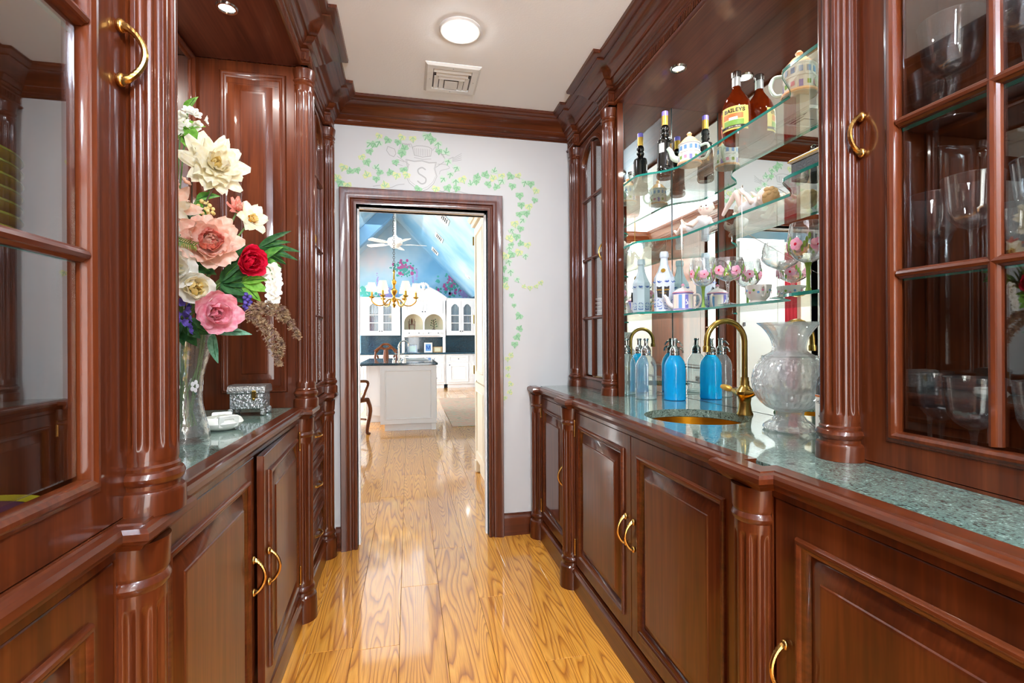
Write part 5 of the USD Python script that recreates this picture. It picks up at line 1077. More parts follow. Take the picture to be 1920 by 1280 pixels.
cottage_teapot('cottage shaped ceramic teapot beside the black liqueur bottle on the top shelf', (1.262, 1.99, S3), 2.45)
cottage_teapot('cottage shaped ceramic teapot nearest the camera on the top shelf', (1.262, 1.355, S3), -.9)
o = (1.268, 2.06, S1); t = thing('patterned_teapot', 'small round patterned teapot with a domed lid beside the delft bottle', 'teapot', o, rotz=2.55, world=False)
part(t, 'body', lathe([(0, .002), (.043, 0), (.045, .004), (.0455, .08), (.043, .083), (0, .083)], 40), 'porcelain_pink')
part(t, 'lid', lathe([(.047, .083), (.0475, .087), (.040, .096), (.022, .106), (.008, .111), (.006, .115), (.0085, .121), (.004, .128), (0, .130)], 40), 'porcelain_pink')
part(t, 'lid_band', lathe([(.0476, .0835), (.0485, .086), (.0465, .0885)], 40), 'pink_print'); part(t, 'knob', lathe([(.006, .116), (.0088, .121), (.0045, .1285), (0, .1305)], 16), 'pink_print')
part(t, 'spout', tube(curve([(.04, 0, .02), (.062, 0, .035), (.072, 0, .06), (.085, 0, .078)], 6), np.linspace(.013, .0075, 19), 12), 'porcelain_pink')
part(t, 'handle', tube(curve([(-.042, 0, .072), (-.068, 0, .075), (-.078, 0, .05), (-.066, 0, .02), (-.043, 0, .014)], 6), .0052, 10), 'porcelain_pink')
for k in range(10):
    a = k * PI / 5 + .1
    b = part(t, 'painted_panel', patch(.0456, a - .17, a + .17, .012, .075, .0005, 6), ['violet_print', 'cream_label', 'blue_print'][k % 3], smooth=True)
    if k % 3 == 0: part(b, 'swan', place(extrude(sg.LineString([(-.003, .012), (.004, .014), (.003, .022), (-.003, .028), (-.001, .033)]).buffer(.0022), .0006), np.array((math.cos(a), math.sin(a), 0)) * .0462 + (0, 0, .018), (-math.sin(a), math.cos(a), 0), (0, 0, 1), (math.cos(a), math.sin(a), 0)), 'white_print', smooth=False)
for z in (.006, .078): part(t, 'painted_band', patch(.0456, 0, 2 * PI, z, z + .004, .0004, 40), 'violet_print')
# footed floral cup in front of the mirror
o = (1.29, 1.585, S1); t = thing('floral_cup', 'white cup with a painted floral band beside the clear goblet', 'cup', o, rotz=-1.9, world=False)
part(t, 'bowl', shell([(0, 0), (.030, 0), (.031, .005), (.026, .012), (.038, .026), (.044, .055), (.046, .068)], .003, 40, floor=.02), 'ceramic_white')
part(t, 'handle', tube(curve([(.042, 0, .058), (.065, 0, .062), (.072, 0, .042), (.058, 0, .025), (.038, 0, .027)], 6), .0042, 10), 'ceramic_white')
fr2 = np.random.default_rng(8)
for k in range(18):
    a = k * 2 * PI / 18; part(t, 'painted_flower', place(extrude(sg.Point(0, 0).buffer(.0045, 3), .0009), np.array((math.cos(a), math.sin(a), 0)) * .0435 + (0, 0, .044 + .004 * (-1) ** k), (-math.sin(a), math.cos(a), 0), (0, 0, 1), (math.cos(a), math.sin(a), 0)), ['pink_print', 'green_print', 'blue_print'][k % 3], smooth=False)

# ---------------------------------------------------------------- stemware
def goblet(name, label, loc, bowl, h, stem, cut=False, group=None, painted=False, rot=0.0, mt='wine_glass', foot=.036):
    """bowl: (r, z) pairs above the stem; cut: faceted lower bowl and stem."""
    t = thing(name, label, 'goblet', loc, group=group, rotz=rot, world=False)
    zb = bowl[0][1]
    rf = (lambda a, z: 1 - .05 * np.abs(np.sin(6 * a + 45 * z)) * ((z > zb) & (z < zb + .035)) - .012 * np.abs(np.sin(6 * a)) * (z >= zb + .035)) if cut else None
    pb = [(r, z) for r, z in smoothprof(bowl, 5)]
    m = lathe([(0, zb - .001)] + pb + [(r - .0012, z) for r, z in pb[::-1] if r > .014] + [(0, zb + .006)], 48, rfun=rf)
    b = part(t, 'bowl', m, mt, smooth=(22 if cut else 40))
    part(t, 'rim', lathe([(pb[-1][0] - .0014, pb[-1][1] - .001), (pb[-1][0] + .0003, pb[-1][1] - .0008), (pb[-1][0] + .0001, pb[-1][1] + .0006), (pb[-1][0] - .0012, pb[-1][1] + .0006)], 48), 'crystal_thin')
    part(t, 'stem', lathe([(0, .004), (.010, .005), (.0055, .02), (.005, zb * .5), (.007, zb - .012), (.010, zb), (0, zb + .001)], 6 if cut else 16), stem, smooth=(15 if cut else 40))
    part(t, 'foot', lathe([(0, 0), (foot, 0), (foot, .002), (foot * .6, .005), (.009, .008), (0, .009)], 40), mt)
    if painted:
        R = lambda z: np.interp(z, [q for _, q in pb], [p for p, _ in pb])
        for k in range(6):
            a = k * PI / 3; zc = zb + (pb[-1][1] - zb) * (.44 if k % 2 else .40)
            for j in range(5):
                aa = a + .17 * math.cos(j * 1.256); zz = zc + .0085 * math.sin(j * 1.256)
                n = np.array((math.cos(aa), math.sin(aa), 0)); ov = ball(1, (0, 0, 0), 1, (.0105, .0105, .0012)); part(b, 'painted_petal', place(ov, n * (R(zz) + .0003) + (0, 0, zz), (-math.sin(aa), math.cos(aa), 0), (0, 0, 1), n), 'rose_painted' if j % 2 else 'petal_pink')
            n = np.array((math.cos(a), math.sin(a), 0)); part(b, 'painted_heart', place(ball(1, (0, 0, 0), 1, (.005, .005, .002)), n * (R(zc) + .0006) + (0, 0, zc), (-n[1], n[0], 0), (0, 0, 1), n), 'petal_red')
            for j in range(4):
                aa = a + .5 + .12 * (j - 1.5); zz = zc - .014 + .011 * j; n = np.array((math.cos(aa), math.sin(aa), 0)); part(b, 'painted_leaf', place(ball(1, (0, 0, 0), 1, (.004, .010, .0010)), n * (R(zz) + .0003) + (0, 0, zz), (-math.sin(aa), math.cos(aa), 0), (0, 0, 1), n), 'leaf_painted')
    return t
BAL = lambda r, z0, z1: [(.012, z0), (r * .66, z0 + .014), (r * .97, z0 + (z1 - z0) * .38), (r, z0 + (z1 - z0) * .55), (r * .94, z0 + (z1 - z0) * .82), (r * .86, z1)]
goblet('painted_goblet', 'balloon goblet painted with pink roses and a yellow green stem, left of the row', (1.25, 1.872, S1), BAL(.056, .095, .215), .215, 'leaf_painted', painted=True)
goblet('painted_goblet', 'wide goblet painted with pink roses on a clear stem, middle of the lowest shelf', (1.212, 1.655, S1), BAL(.060, .092, .178), .178, 'wine_glass', painted=True, rot=.4)
goblet('clear_goblet', 'plain wide clear goblet on the lowest bar shelf', (1.188, 1.352, S1), BAL(.059, .092, .178), .178, 'wine_glass')
goblet('painted_goblet', 'balloon goblet painted with pink roses, nearest the right column', (1.145, 1.20, S1), BAL(.054, .09, .205), .205, 'leaf_painted', painted=True, rot=.2)
CUT = lambda r, z0, z1: [(.010, z0), (r * .55, z0 + .010), (r * .82, z0 + .028), (r * .90, z0 + .055), (r, z1)]
g0 = goblet('cut_goblet', 'cut crystal goblet on the lowest glass shelf, nearest the column', (1.185, .882, 1.361), CUT(.050, .085, .192), .192, 'wine_glass', cut=True)
G2 = 'cut goblets on the lowest glass shelf of the right cabinet'
for (x, y, z, s, lab) in [(1.125, .765, 1.361, 1, 'cut crystal goblet on the lowest glass shelf, left of the glazing bar'), (1.14, .655, 1.361, 1, 'cut crystal goblet on the lowest glass shelf, right of the glazing bar'), (1.30, .975, 1.361, .98, 'cut crystal goblet at the back left of the lowest glass shelf'), (1.29, .80, 1.361, .8, 'smaller cut crystal goblet at the back of the lowest glass shelf'),
                          (1.155, .825, 1.693, 1.15, 'tall cut crystal goblet on the middle glass shelf, left of the glazing bar'), (1.15, .69, 1.693, 1.15, 'tall cut crystal goblet on the middle glass shelf, right of the glazing bar'), (1.30, .965, 1.693, 1.05, 'cut crystal goblet at the back left of the middle glass shelf'),
                          (1.205, .885, .9516, .98, 'cut crystal goblet standing on the cabinet floor, nearest the column'), (1.13, .768, .9516, 1.0, 'cut crystal goblet standing on the cabinet floor, left of the glazing bar'), (1.13, .648, .9516, 1.0, 'cut crystal goblet standing on the cabinet floor, right of the glazing bar'), (1.31, .99, .9516, .98, 'cut crystal goblet at the back left of the cabinet floor')]:
    dup(g0, (x, y, z), lab, 'cut crystal goblets in the right hand cabinet', rotz=x * 7, scale=s)
stage.GetPrimAtPath(g0.path).SetCustomDataByKey('group', 'cut crystal goblets in the right hand cabinet')

# ---------------------------------------------------------------- bisque baby figurines on the middle shelf
def face(t, hd, c, r, fwd, up):
    """Eyes, nose, mouth, ears on a head of radius r at c looking along fwd."""
    f = np.array(fwd, float); f /= np.linalg.norm(f); u = np.array(up, float); u -= f * (u @ f); u /= np.linalg.norm(u); s = np.cross(f, u)
    at = lambda a, b, k=.97: np.array(c) + r * k * (f * math.sqrt(max(0, 1 - a * a - b * b)) + s * a + u * b)
    for sg_ in (-1, 1):
        part(hd, 'eye', ball(r * .10, at(.33 * sg_, .02), 1), 'eye_dark'); part(hd, 'ear', ball(r * .2, np.array(c) + r * (s * sg_ * 1.0 - u * .1), 1, (.8, .8, 1.2)), 'bisque_skin'); part(hd, 'cheek', ball(r * .24, at(.45 * sg_, -.35, .84), 1), 'bisque_blush')
    part(hd, 'nose', ball(r * .12, at(0, -.18, 1.0), 1), 'bisque_skin'); part(hd, 'mouth', ball(r * .12, at(0, -.47, .93), 1, (1.0, 1.0, .6)), 'bisque_blush')
def baby(label, o, J, B, head, hr, fwd, up, cloth, hair):
    o = np.array(o); t = thing('baby_figurine', label, 'figurine', o)
    JJ = {k: (o + np.array(p), r) for k, (p, r) in J.items()}
    part(t, 'body', blob(JJ, B, .004, 10), 'bisque_skin', smooth=True)
    part(t, 'gown', blob(JJ, cloth, .005, 10) if not isinstance(cloth, dict) else blob({k: (o + np.array(p), r) for k, (p, r) in cloth['J'].items()}, cloth['B'], .005, 10), 'bisque_cloth', smooth=True)
    hd = part(t, 'head', ball(hr, o + head, 3, (1, 1, 1.05)), 'bisque_skin', smooth=True)
    face(t, hd, o + head, hr, fwd, up)
    part(hd, 'hair', [ball(hr * .97, o + head + np.array(up) * hr * .16 - np.array(fwd) / np.linalg.norm(fwd) * hr * .16, 3)] + ([ball(hr * .3, o + head + hr * .95 * np.array(v), 1) for v in hair]), 'bisque_hair' if len(hair) else 'bisque_skin')
def hand(J, B, w, k, d, r=.0042):
    """Five short fingers at the wrist w along d."""
    d = np.array(d, float); d /= np.linalg.norm(d); s = np.cross(d, (0, 0, 1.)); s = s / (np.linalg.norm(s) + 1e-9)
    J[k + 'palm'] = (np.array(w) + d * .006, .0058)
    for i in range(4): J[f'{k}f{i}'] = (np.array(w) + d * (.016 + .002 * (i in (1, 2))) + s * (i - 1.5) * .0044, .0021); B.append((k + 'palm', f'{k}f{i}'))
    J[k + 'th'] = (np.array(w) + d * .009 + s * .010, .0022); B.append((k + 'palm', k + 'th'))
# first: propped up, legs kicking toward the doorway end, head turned to the room
J = dict(hip=((-.02, .045, .026), .022), chest=((.0, -.005, .042), .022), neck=((.002, -.018, .062), .011), sh1=((-.024, -.01, .05), .010), el1=((-.04, .012, .028), .008), wr1=((-.045, .035, .034), .006), sh2=((.024, -.012, .048), .010), el2=((.036, -.02, .022), .008), wr2=((.03, -.035, .008), .006),
         kn1=((-.048, .09, .03), .012), an1=((-.046, .128, .014), .008), to1=((-.055, .136, .026), .006), kn2=((-.01, .10, .045), .012), an2=((-.018, .125, .062), .008), to2=((-.024, .128, .076), .006))
B = [('hip', 'chest'), ('chest', 'neck'), ('chest', 'sh1'), ('sh1', 'el1'), ('el1', 'wr1'), ('chest', 'sh2'), ('sh2', 'el2'), ('el2', 'wr2'), ('hip', 'kn1'), ('kn1', 'an1'), ('an1', 'to1'), ('hip', 'kn2'), ('kn2', 'an2'), ('an2', 'to2')]
hand(J, B, (-.045, .035, .034), 'a', (-.2, 1, .2)); hand(J, B, (.03, -.035, .008), 'b', (-.4, -1, -.1))
baby('bisque baby figurine sitting up with raised head, legs kicking, on the middle shelf', (1.268, 1.90, S2), J, B, np.array((.002, -.022, .094)), .0315, (-.80, -.58, .12), (0, 0, 1), dict(J=dict(a=((-.022, .052, .027), .0265), b=((0, -.004, .043), .0262), c=((-.022, -.01, .049), .014), d=((.022, -.012, .047), .014)), B=[('a', 'b'), ('b', 'c'), ('b', 'd')]), [])
# second: on its back, knees and hands up, fair curls toward the camera
J = dict(hip=((0, .05, .026), .022), chest=((0, -.01, .028), .022), neck=((0, -.032, .034), .012), sh1=((-.024, -.015, .036), .010), el1=((-.03, .005, .066), .008), wr1=((-.026, .035, .086), .006), sh2=((.024, -.015, .036), .010), el2=((.03, .01, .062), .008), wr2=((.024, .03, .076), .006),
         kn1=((-.02, .075, .095), .012), an1=((-.02, .135, .05), .009), to1=((-.02, .155, .03), .007), kn2=((.02, .07, .070), .012), an2=((.02, .12, .022), .009), to2=((.02, .14, .03), .007))
B = [('hip', 'chest'), ('chest', 'neck'), ('chest', 'sh1'), ('sh1', 'el1'), ('el1', 'wr1'), ('chest', 'sh2'), ('sh2', 'el2'), ('el2', 'wr2'), ('hip', 'kn1'), ('kn1', 'an1'), ('an1', 'to1'), ('hip', 'kn2'), ('kn2', 'an2'), ('an2', 'to2')]
hand(J, B, (-.026, .035, .086), 'a', (.1, .6, .8)); hand(J, B, (.024, .03, .076), 'b', (-.1, .6, .8))
baby('bisque baby figurine lying on its back, knees up, fair curls, middle shelf', (1.275, 1.585, S2), J, B, np.array((0, -.066, .040)), .034, (-.25, .35, .9), (0, -1, .35), dict(J=dict(a=((0, .05, .026), .0262), b=((0, -.012, .029), .0262)), B=[('a', 'b')]), [(0, -1, .2), (.5, -.85, .1), (-.5, -.85, .1), (.3, -.8, .5), (-.3, -.8, .5), (.75, -.6, -.1), (-.75, -.6, -.1), (0, -.75, .65), (.55, -.6, .55), (-.55, -.6, .55), (0, -.95, -.3)])
o = (1.185, 1.20, S2); t = thing('trinket_box', 'black stone trinket box with a cream banded lid, right end of the middle shelf', 'box', o)
part(t, 'body', box(o[0] - .045, o[1] - .06, o[2], o[0] + .045, o[1] + .06, o[2] + .055, .004), 'stone_box'); part(t, 'lid', box(o[0] - .05, o[1] - .065, o[2] + .055, o[0] + .05, o[1] + .065, o[2] + .068, .004), 'cream_label', label='cream banded lid')
part(t, 'gold_band', box(o[0] - .0505, o[1] - .0655, o[2] + .059, o[0] + .0505, o[1] + .0655, o[2] + .0625), 'gold_print')
for s in (-1, 1): part(t, 'scroll', tube([(o[0] + .01 * math.cos(a), o[1] + s * .022 + .016 * math.cos(a), o[2] + .082 + .016 * math.sin(a)) for a in np.linspace(0, 2 * PI, 16)], .0055, 8), 'black_glass', label='black curled ornament')

# ---------------------------------------------------------------- left counter: vase of flowers, dish, box
VX, VY = -.642, 1.58
o = (VX, VY, GR + .0005); t = thing('crystal_vase', 'tall waisted crystal vase etched with flowers holding the bouquet', 'vase', o)
pv = [(0, 0), (.066, 0), (.068, .006)] + smoothprof([(.068, .006), (.063, .04), (.051, .09), (.046, .14), (.050, .19), (.062, .24), (.074, .285), (.077, .322)], 6)[1:]
m = lathe(pv + [(r - .0035, z) for r, z in pv[::-1] if z > .02] + [(0, .018)], 72, rfun=lambda a, z: 1 - .018 * np.abs(np.sin(10 * a + 60 * z)) * np.abs(np.sin(10 * a - 60 * z)) * ((z < .07) | (z > .25)) + .012 * np.abs(np.sin(9 * a)) * (z > .315))
m.apply_translation(o); vz = part(t, 'vessel', m, 'crystal_thin', smooth=24)
RV = lambda z: np.interp(z, [q for _, q in pv[2:]], [p for p, _ in pv[2:]])
for k in range(6):
    a = k * PI / 3 - .6
    for j in range(5):
        aa = a + .17 * math.cos(j * 1.256); zz = .165 + .012 * math.sin(j * 1.256); n = np.array((math.cos(aa), math.sin(aa), 0))
        part(vz, 'etched_petal', place(ball(1, (0, 0, 0), 2, (.0055, .007, .0006)), np.array(o) + n * (RV(zz) + .0004) + (0, 0, zz), (-n[1], n[0], 0), (0, 0, 1), n), 'mural_white')
part(t, 'water', lathe([(0, .019), (.058, .02), (.055, .045), (.045, .09), (.041, .13), (0, .13)], 40, o), 'crystal_thin')
o = (-.612, 1.785, GR + .0005); t = thing('ceramic_dish', 'low white ceramic dish with two pierced lugs', 'dish', o)
part(t, 'bowl', xf(shell([(0, 0), (.035, 0), (.055, .010), (.064, .024), (.058, .036), (.050, .042)], .005, 40, floor=.008), o), 'ceramic_matt')
for a in (1.9, -.9):
    n = np.array((math.cos(a), math.sin(a), 0)); u = np.array((-n[1], n[0], 0))
    lug = sg.box(-.024, -.012, .024, .014).buffer(.006).difference(sg.box(-.010, .0, .010, .006).buffer(.005))
    part(t, 'pierced_lug', place(extrude(lug, .009), np.array(o) + n * .050 + (0, 0, .032), u, n * .25 + np.array((0, 0, .97)), np.cross(u, n * .25 + np.array((0, 0, .97)))), 'ceramic_matt', smooth=30)
o = (-.625, 2.125, GR + .0005); t = thing('silver_casket', 'embossed silver casket with a domed lid on four feet', 'box', o)
bx = lambda a, b, c, d, e, f, w=.003: box(o[0] + a, o[1] + b, o[2] + c, o[0] + d, o[1] + e, o[2] + f, w)
part(t, 'body', bx(-.062, -.045, .026, .062, .045, .088), 'silver')
ld = np.array([(.068 * math.cos(a) * 1.0, .022 * math.sin(a)) for a in np.linspace(0, PI, 14)])
part(t, 'lid', [bx(-.07, -.052, .088, .07, .052, .100), place(extrude(sg.Polygon([(-.052, 0), (.052, 0), (.045, .014), (.03, .021), (-.03, .021), (-.045, .014)]), .138), (o[0] - .069, o[1], o[2] + .0995), (0, 1, 0), (0, 0, 1), (1, 0, 0))], 'silver')
for sx in (-1, 1):
    for sy in (-1, 1): part(t, 'foot', [box(o[0] + sx * .058 - .010, o[1] + sy * .040 - .009, o[2], o[0] + sx * .058 + .010, o[1] + sy * .040 + .009, o[2] + .028, .004)], 'silver')
part(t, 'clasp', [box(o[0] + .02, o[1] - .0565, o[2] + .068, o[0] + .036, o[1] - .045, o[2] + .10, .003), ball(.006, (o[0] + .028, o[1] - .054, o[2] + .066), 1)], 'aged_brass', label='small brass clasp')
er = np.random.default_rng(4)
part(t, 'embossing', [ball(.007, (o[0] + er.uniform(-.055, .055), o[1] - .046, o[2] + er.uniform(.034, .08)), 1, (1, .35, 1)) for _ in range(40)] + [ball(.007, (o[0] + .0625, o[1] + er.uniform(-.04, .04), o[2] + er.uniform(.034, .08)), 1, (.35, 1, 1)) for _ in range(30)], 'silver', kind='stuff')

# flowers: each stem its own thing
frng = np.random.default_rng(21)
def petal_mesh(L, Wd, cup=.3, curl=.3, tip=.5, wav=.06, seed=0):
    """A petal growing along +x from the origin, opening upward (+z)."""
    nu, nv = 7, 6; u = np.linspace(0, 1, nu); v = np.linspace(-1, 1, nv); P = []
    rr = np.random.default_rng(seed); ph = rr.uniform(0, 6, 3)
    for a in u:
        w = Wd * .5 * (math.sin(PI * min(a, 1) ** .75 * .86 + .12)) ** .8 * (1 if a < .8 else 1 - (a - .8) * tip * 2.2)
        for b in v: P.append((L * a * math.cos(curl * a), b * w, L * a * math.sin(curl * a) * 1.0 + cup * w * b * b + wav * L * a * math.sin(3 * b + ph[0] + 4 * a)))
    f = [[i * nv + j, i * nv + j + 1, (i + 1) * nv + j + 1, (i + 1) * nv + j] for i in range(nu - 1) for j in range(nv - 1)]
    return tm(P, f)
def leaf_mesh(L, Wd, bend=.4, fold=.25):
    nu, nv = 8, 5; P = []
    for a in np.linspace(0, 1, nu):
        w = Wd * .5 * (math.sin(PI * a ** .8)) ** .9 + .001
        for b in np.linspace(-1, 1, nv): P.append((L * a, b * w, -bend * L * a * a + fold * abs(b) * w))
    return tm(P, [[i * nv + j, i * nv + j + 1, (i + 1) * nv + j + 1, (i + 1) * nv + j] for i in range(nu - 1) for j in range(nv - 1)])
def aim(m, o, d, roll=0.0):
    """Puts a mesh whose own axis is +z at o, facing d."""
    d = np.array(d, float); d /= np.linalg.norm(d); x = np.cross((0, 0, 1.) if abs(d[2]) < .95 else (1., 0, 0), d); x /= np.linalg.norm(x); y = np.cross(d, x)
    c, s = math.cos(roll), math.sin(roll)
    return place(m, o, c * x + s * y, -s * x + c * y, d)
MOUTH = np.array((VX, VY, GR + .30))
def stem_to(t, o, r=.0028, mt='stem_green', side=0.0):
    a = np.array((VX + frng.uniform(-.025, .025), VY + frng.uniform(-.025, .025), GR + .045)); o = np.array(o, float)
    b = MOUTH + np.array((frng.uniform(-.045, .045), frng.uniform(-.045, .045), 0)); mid = (b * .45 + o * .55) + (0, 0, .02)
    part(t, 'stem', tube(curve([a, b, mid, o], 6), r, 6), mt)
def bloom(name, label, o, d, rings, mats, core=None, cat='flower', stem=True):
    """rings: (count, length, width, tilt, cup, curl) from the outside in."""
    t = thing(name, label, cat, o); k = 0
    if stem: stem_to(t, o)
    for ri, (n, L, Wd, tilt, cup, curl) in enumerate(rings):
        for i in range(n):
            m = petal_mesh(L * frng.uniform(.9, 1.1), Wd * frng.uniform(.9, 1.1), cup, curl, frng.uniform(.3, .7), .09, int(frng.integers(1e6)))
            m = xf(m, ry=-(tilt + frng.uniform(-.12, .12))); m.apply_translation((.003, 0, .002 * ri)); m = xf(m, rz=2 * PI * (i + .5 * (ri % 2)) / n + frng.uniform(-.12, .12))
            part(t, 'petal', aim(m, o, d, ri), mats[min(ri, len(mats) - 1)] if np.ndim(mats) else mats, smooth=True); k += 1
    if core: part(t, 'heart', aim(join([ball(.004, (frng.uniform(-1, 1) * .008, frng.uniform(-1, 1) * .008, .008), 1) for _ in range(14)]), o, d), core)
    part(t, 'calyx', aim(lathe([(0, -.012), (.006, -.01), (.011, -.002), (.004, .003), (0, .003)], 10), o, d), 'stem_green')
    return t
CAMD = lambda o, up=0.0, dx=0.0: np.array((-o[0] * .6 + dx, -o[1] * .6, up))
o = (-.561, 1.58, 1.742); bloom('dahlia', 'large cream dahlia, highest big bloom of the bouquet', o, CAMD(o, .15, .3), [(10, .092, .050, .1, .15, .15), (10, .084, .048, .32, .15, .15), (10, .074, .042, .56, .2, .2), (8, .060, .036, .8, .3, .3), (7, .042, .026, 1.1, .4, .3), (6, .026, .016, 1.3, .5, .2)], ['petal_cream', 'petal_cream', 'petal_cream', 'petal_cream', 'petal_yellow', 'petal_yellow'])
o = (-.55, 1.50, 1.497); bloom('peony', 'big peach pink peony in the middle of the bouquet', o, CAMD(o, .1, .25), [(12, .088, .056, .15, .3, .4), (12, .080, .048, .45, .4, .5), (12, .070, .040, .7, .5, .55), (11, .058, .034, .92, .5, .55), (10, .046, .028, 1.12, .6, .5), (8, .034, .022, 1.3, .6, .4)], ['petal_peach', 'petal_peach', 'petal_coral', 'petal_peach', 'petal_coral', 'petal_peach'])
o = (-.462, 1.55, 1.46); bloom('peony', 'deep crimson red peony at the right of the bouquet', o, CAMD(o, -.1, .5), [(9, .058, .050, .3, .4, .5), (9, .055, .042, .65, .45, .5), (9, .047, .036, .9, .5, .5), (8, .038, .028, 1.15, .6, .4), (6, .028, .02, 1.3, .6, .4)], ['petal_red'])
o = (-.472, 1.62, 1.598); bloom('narcissus', 'pale yellow narcissus right of the peach peony', o, CAMD(o, .35, .6), [(6, .050, .040, .25, .25, .15), (6, .024, .02, 1.1, .5, .1)], ['petal_cream', 'petal_yellow'], 'petal_core')
o = (-.519, 1.65, 1.632); bloom('dahlia', 'small coral pink dahlia above the yellow narcissus', o, CAMD(o, .6, .3), [(8, .042, .016, .5, .3, .2), (7, .036, .014, .9, .4, .2), (6, .026, .012, 1.2, .4, .2)], ['petal_coral', 'petal_coral', 'petal_peach'])
o = (-.613, 1.45, 1.418); bloom('rose', 'large cream white rose at the left edge of the bouquet', o, CAMD(o, .05, .1), [(6, .065, .066, .25, .3, .5), (6, .055, .056, .6, .5, .5), (5, .044, .044, .95, .6, .5), (4, .030, .032, 1.25, .8, .4)], ['petal_white', 'petal_white', 'petal_cream'])
o = (-.574, 1.47, 1.371); bloom('rose', 'cream rose with a yellow heart under the peach peony', o, CAMD(o, -.05, .25), [(6, .060, .060, .3, .3, .5), (6, .050, .052, .65, .5, .5), (5, .040, .042, .95, .6, .5), (4, .028, .03, 1.25, .8, .4)], ['petal_white', 'petal_cream', 'petal_yellow', 'petal_yellow'])
o = (-.527, 1.48, 1.303); bloom('peony', 'open rose pink peony over the vase rim', o, CAMD(o, -.05, .35), [(7, .080, .062, .3, .35, .5), (6, .066, .05, .65, .5, .55), (5, .045, .036, .95, .6, .5)], ['petal_rose', 'petal_rose', 'petal_rose'], 'petal_core')
o = (-.60, 1.56, 1.60); bloom('lily', 'pale peach lily half hidden at the left of the bouquet', (-.64, 1.52, 1.60), CAMD(o, -.2, .1), [(6, .075, .034, .45, .3, .2), (5, .06, .026, .7, .3, .2)], ['petal_peach', 'petal_cream'])
o = (-.65, 1.50, 1.50); bloom('lily', 'cream lily behind the left column edge', o, CAMD(o, .1, .0), [(6, .07, .036, .5, .3, .2)], ['petal_white'], 'petal_core')
def florets(t, o, n, rad, fr, mt, flat=(1, 1, 1)):
    for i in range(n):
        v = frng.normal(size=3); v /= np.linalg.norm(v); v[1] -= .4; v /= np.linalg.norm(v); c = np.array(o) + v * rad * np.array(flat)
        m = join([xf(petal_mesh(fr, fr * .8, .2, .2, .4, .04, j), ry=-.35, rz=j * 2 * PI / 5) for j in range(5)] + [ball(fr * .16, (0, 0, .001), 1)])
        part(t, 'floret', aim(m, c, v, frng.uniform(0, 6)), mt, smooth=True)
for o, lab, n in (((-.668, 1.60, 1.865), 'cluster of small white phlox at the top left', 16), ((-.632, 1.62, 1.892), 'cluster of small white phlox at the top right', 13), ((-.655, 1.57, 1.665), 'cluster of pale peach blossom below the cream dahlia', 12)):
    t = thing('phlox', lab, 'flower', o); stem_to(t, o, .002, 'stem_brown'); florets(t, o, n, .032, .017, 'petal_white' if 'white' in lab else 'petal_peach')
o = np.array((-.615, 1.47, 1.285)); t = thing('delphinium', 'violet delphinium spike at the left over the vase rim', 'flower', o); stem_to(t, o + (0, 0, .06))
for i in range(30):
    z = i / 29; a = i * 2.4; c = o + (math.cos(a) * (.03 - .010 * z), math.sin(a) * (.03 - .010 * z), -.03 + .12 * z)
    part(t, 'floret', aim(join([xf(petal_mesh(.014, .012, .3, .2, .4, .05, j), ry=-.4, rz=j * 1.256) for j in range(5)]), c, (math.cos(a), math.sin(a), .1), a), 'petal_violet', smooth=True)
o = np.array((-.462, 1.55, 1.335)); t = thing('lavender', 'short violet lavender sprig below the red peony', 'flower', o); stem_to(t, o, .0018)
part(t, 'spike', [ball(.006, o + (math.cos(i * 2.4) * .008, math.sin(i * 2.4) * .008, -.02 + .0032 * i), 1) for i in range(16)], 'petal_violet')
o = np.array((-.408, 1.57, 1.44)); t = thing('white_orchid', 'drooping white orchid spray at the right of the bouquet', 'flower', o); stem_to(t, o + (-.03, 0, .0), .0022)
for i in range(12):
    q = i / 11; c = o + (.015 * math.sin(3 * q) - .012 * (i % 2) + .008, .012 * math.cos(5 * q), -.125 * q); s = .026 - .011 * q
    part(t, 'blossom', aim(join([xf(petal_mesh(s, s * .9, .3, .2, .3, .04, j + i), ry=-.3, rz=j * 1.256) for j in range(5)]), c, (.2 - .4 * (i % 2), -1, .1), i), 'petal_white', smooth=True)
part(t, 'rachis', tube(curve([o + (-.03, 0, 0), o + (0, 0, .005), o + (.012, 0, -.05), o + (.006, 0, -.125)], 5), .0016, 5), 'stem_green')
o = np.array((-.49, 1.52, 1.285)); t = thing('plume_grass', 'spray of bronze plume grass arching to the right of the vase', 'flower', o); stem_to(t, o, .002, 'stem_brown')
for k in range(6):
    e = o + np.array((.125 + .012 * k * (1 if k < 3 else -.6), .02 + .012 * k, .035 - .028 * k)); mid = (o + e) / 2 + (0, 0, .03 + .004 * k); c = curve([o, mid, e, e + (.012, .0, -.028)], 8)
    pl = part(t, 'plume', [tube(c, .0013, 5)] + [tm(np.array([c[i], c[i] + frng.normal(size=3) * .0055 + (0, 0, -.002), c[i] + (.007, .001, .001) + frng.normal(size=3) * .004]), [[0, 1, 2]]) for i in range(5, len(c)) for _ in range(16)] + [ball(.0026, c[i] + frng.normal(size=3) * .005, 0) for i in range(6, len(c)) for _ in range(4)], 'grass_plume', smooth=False)
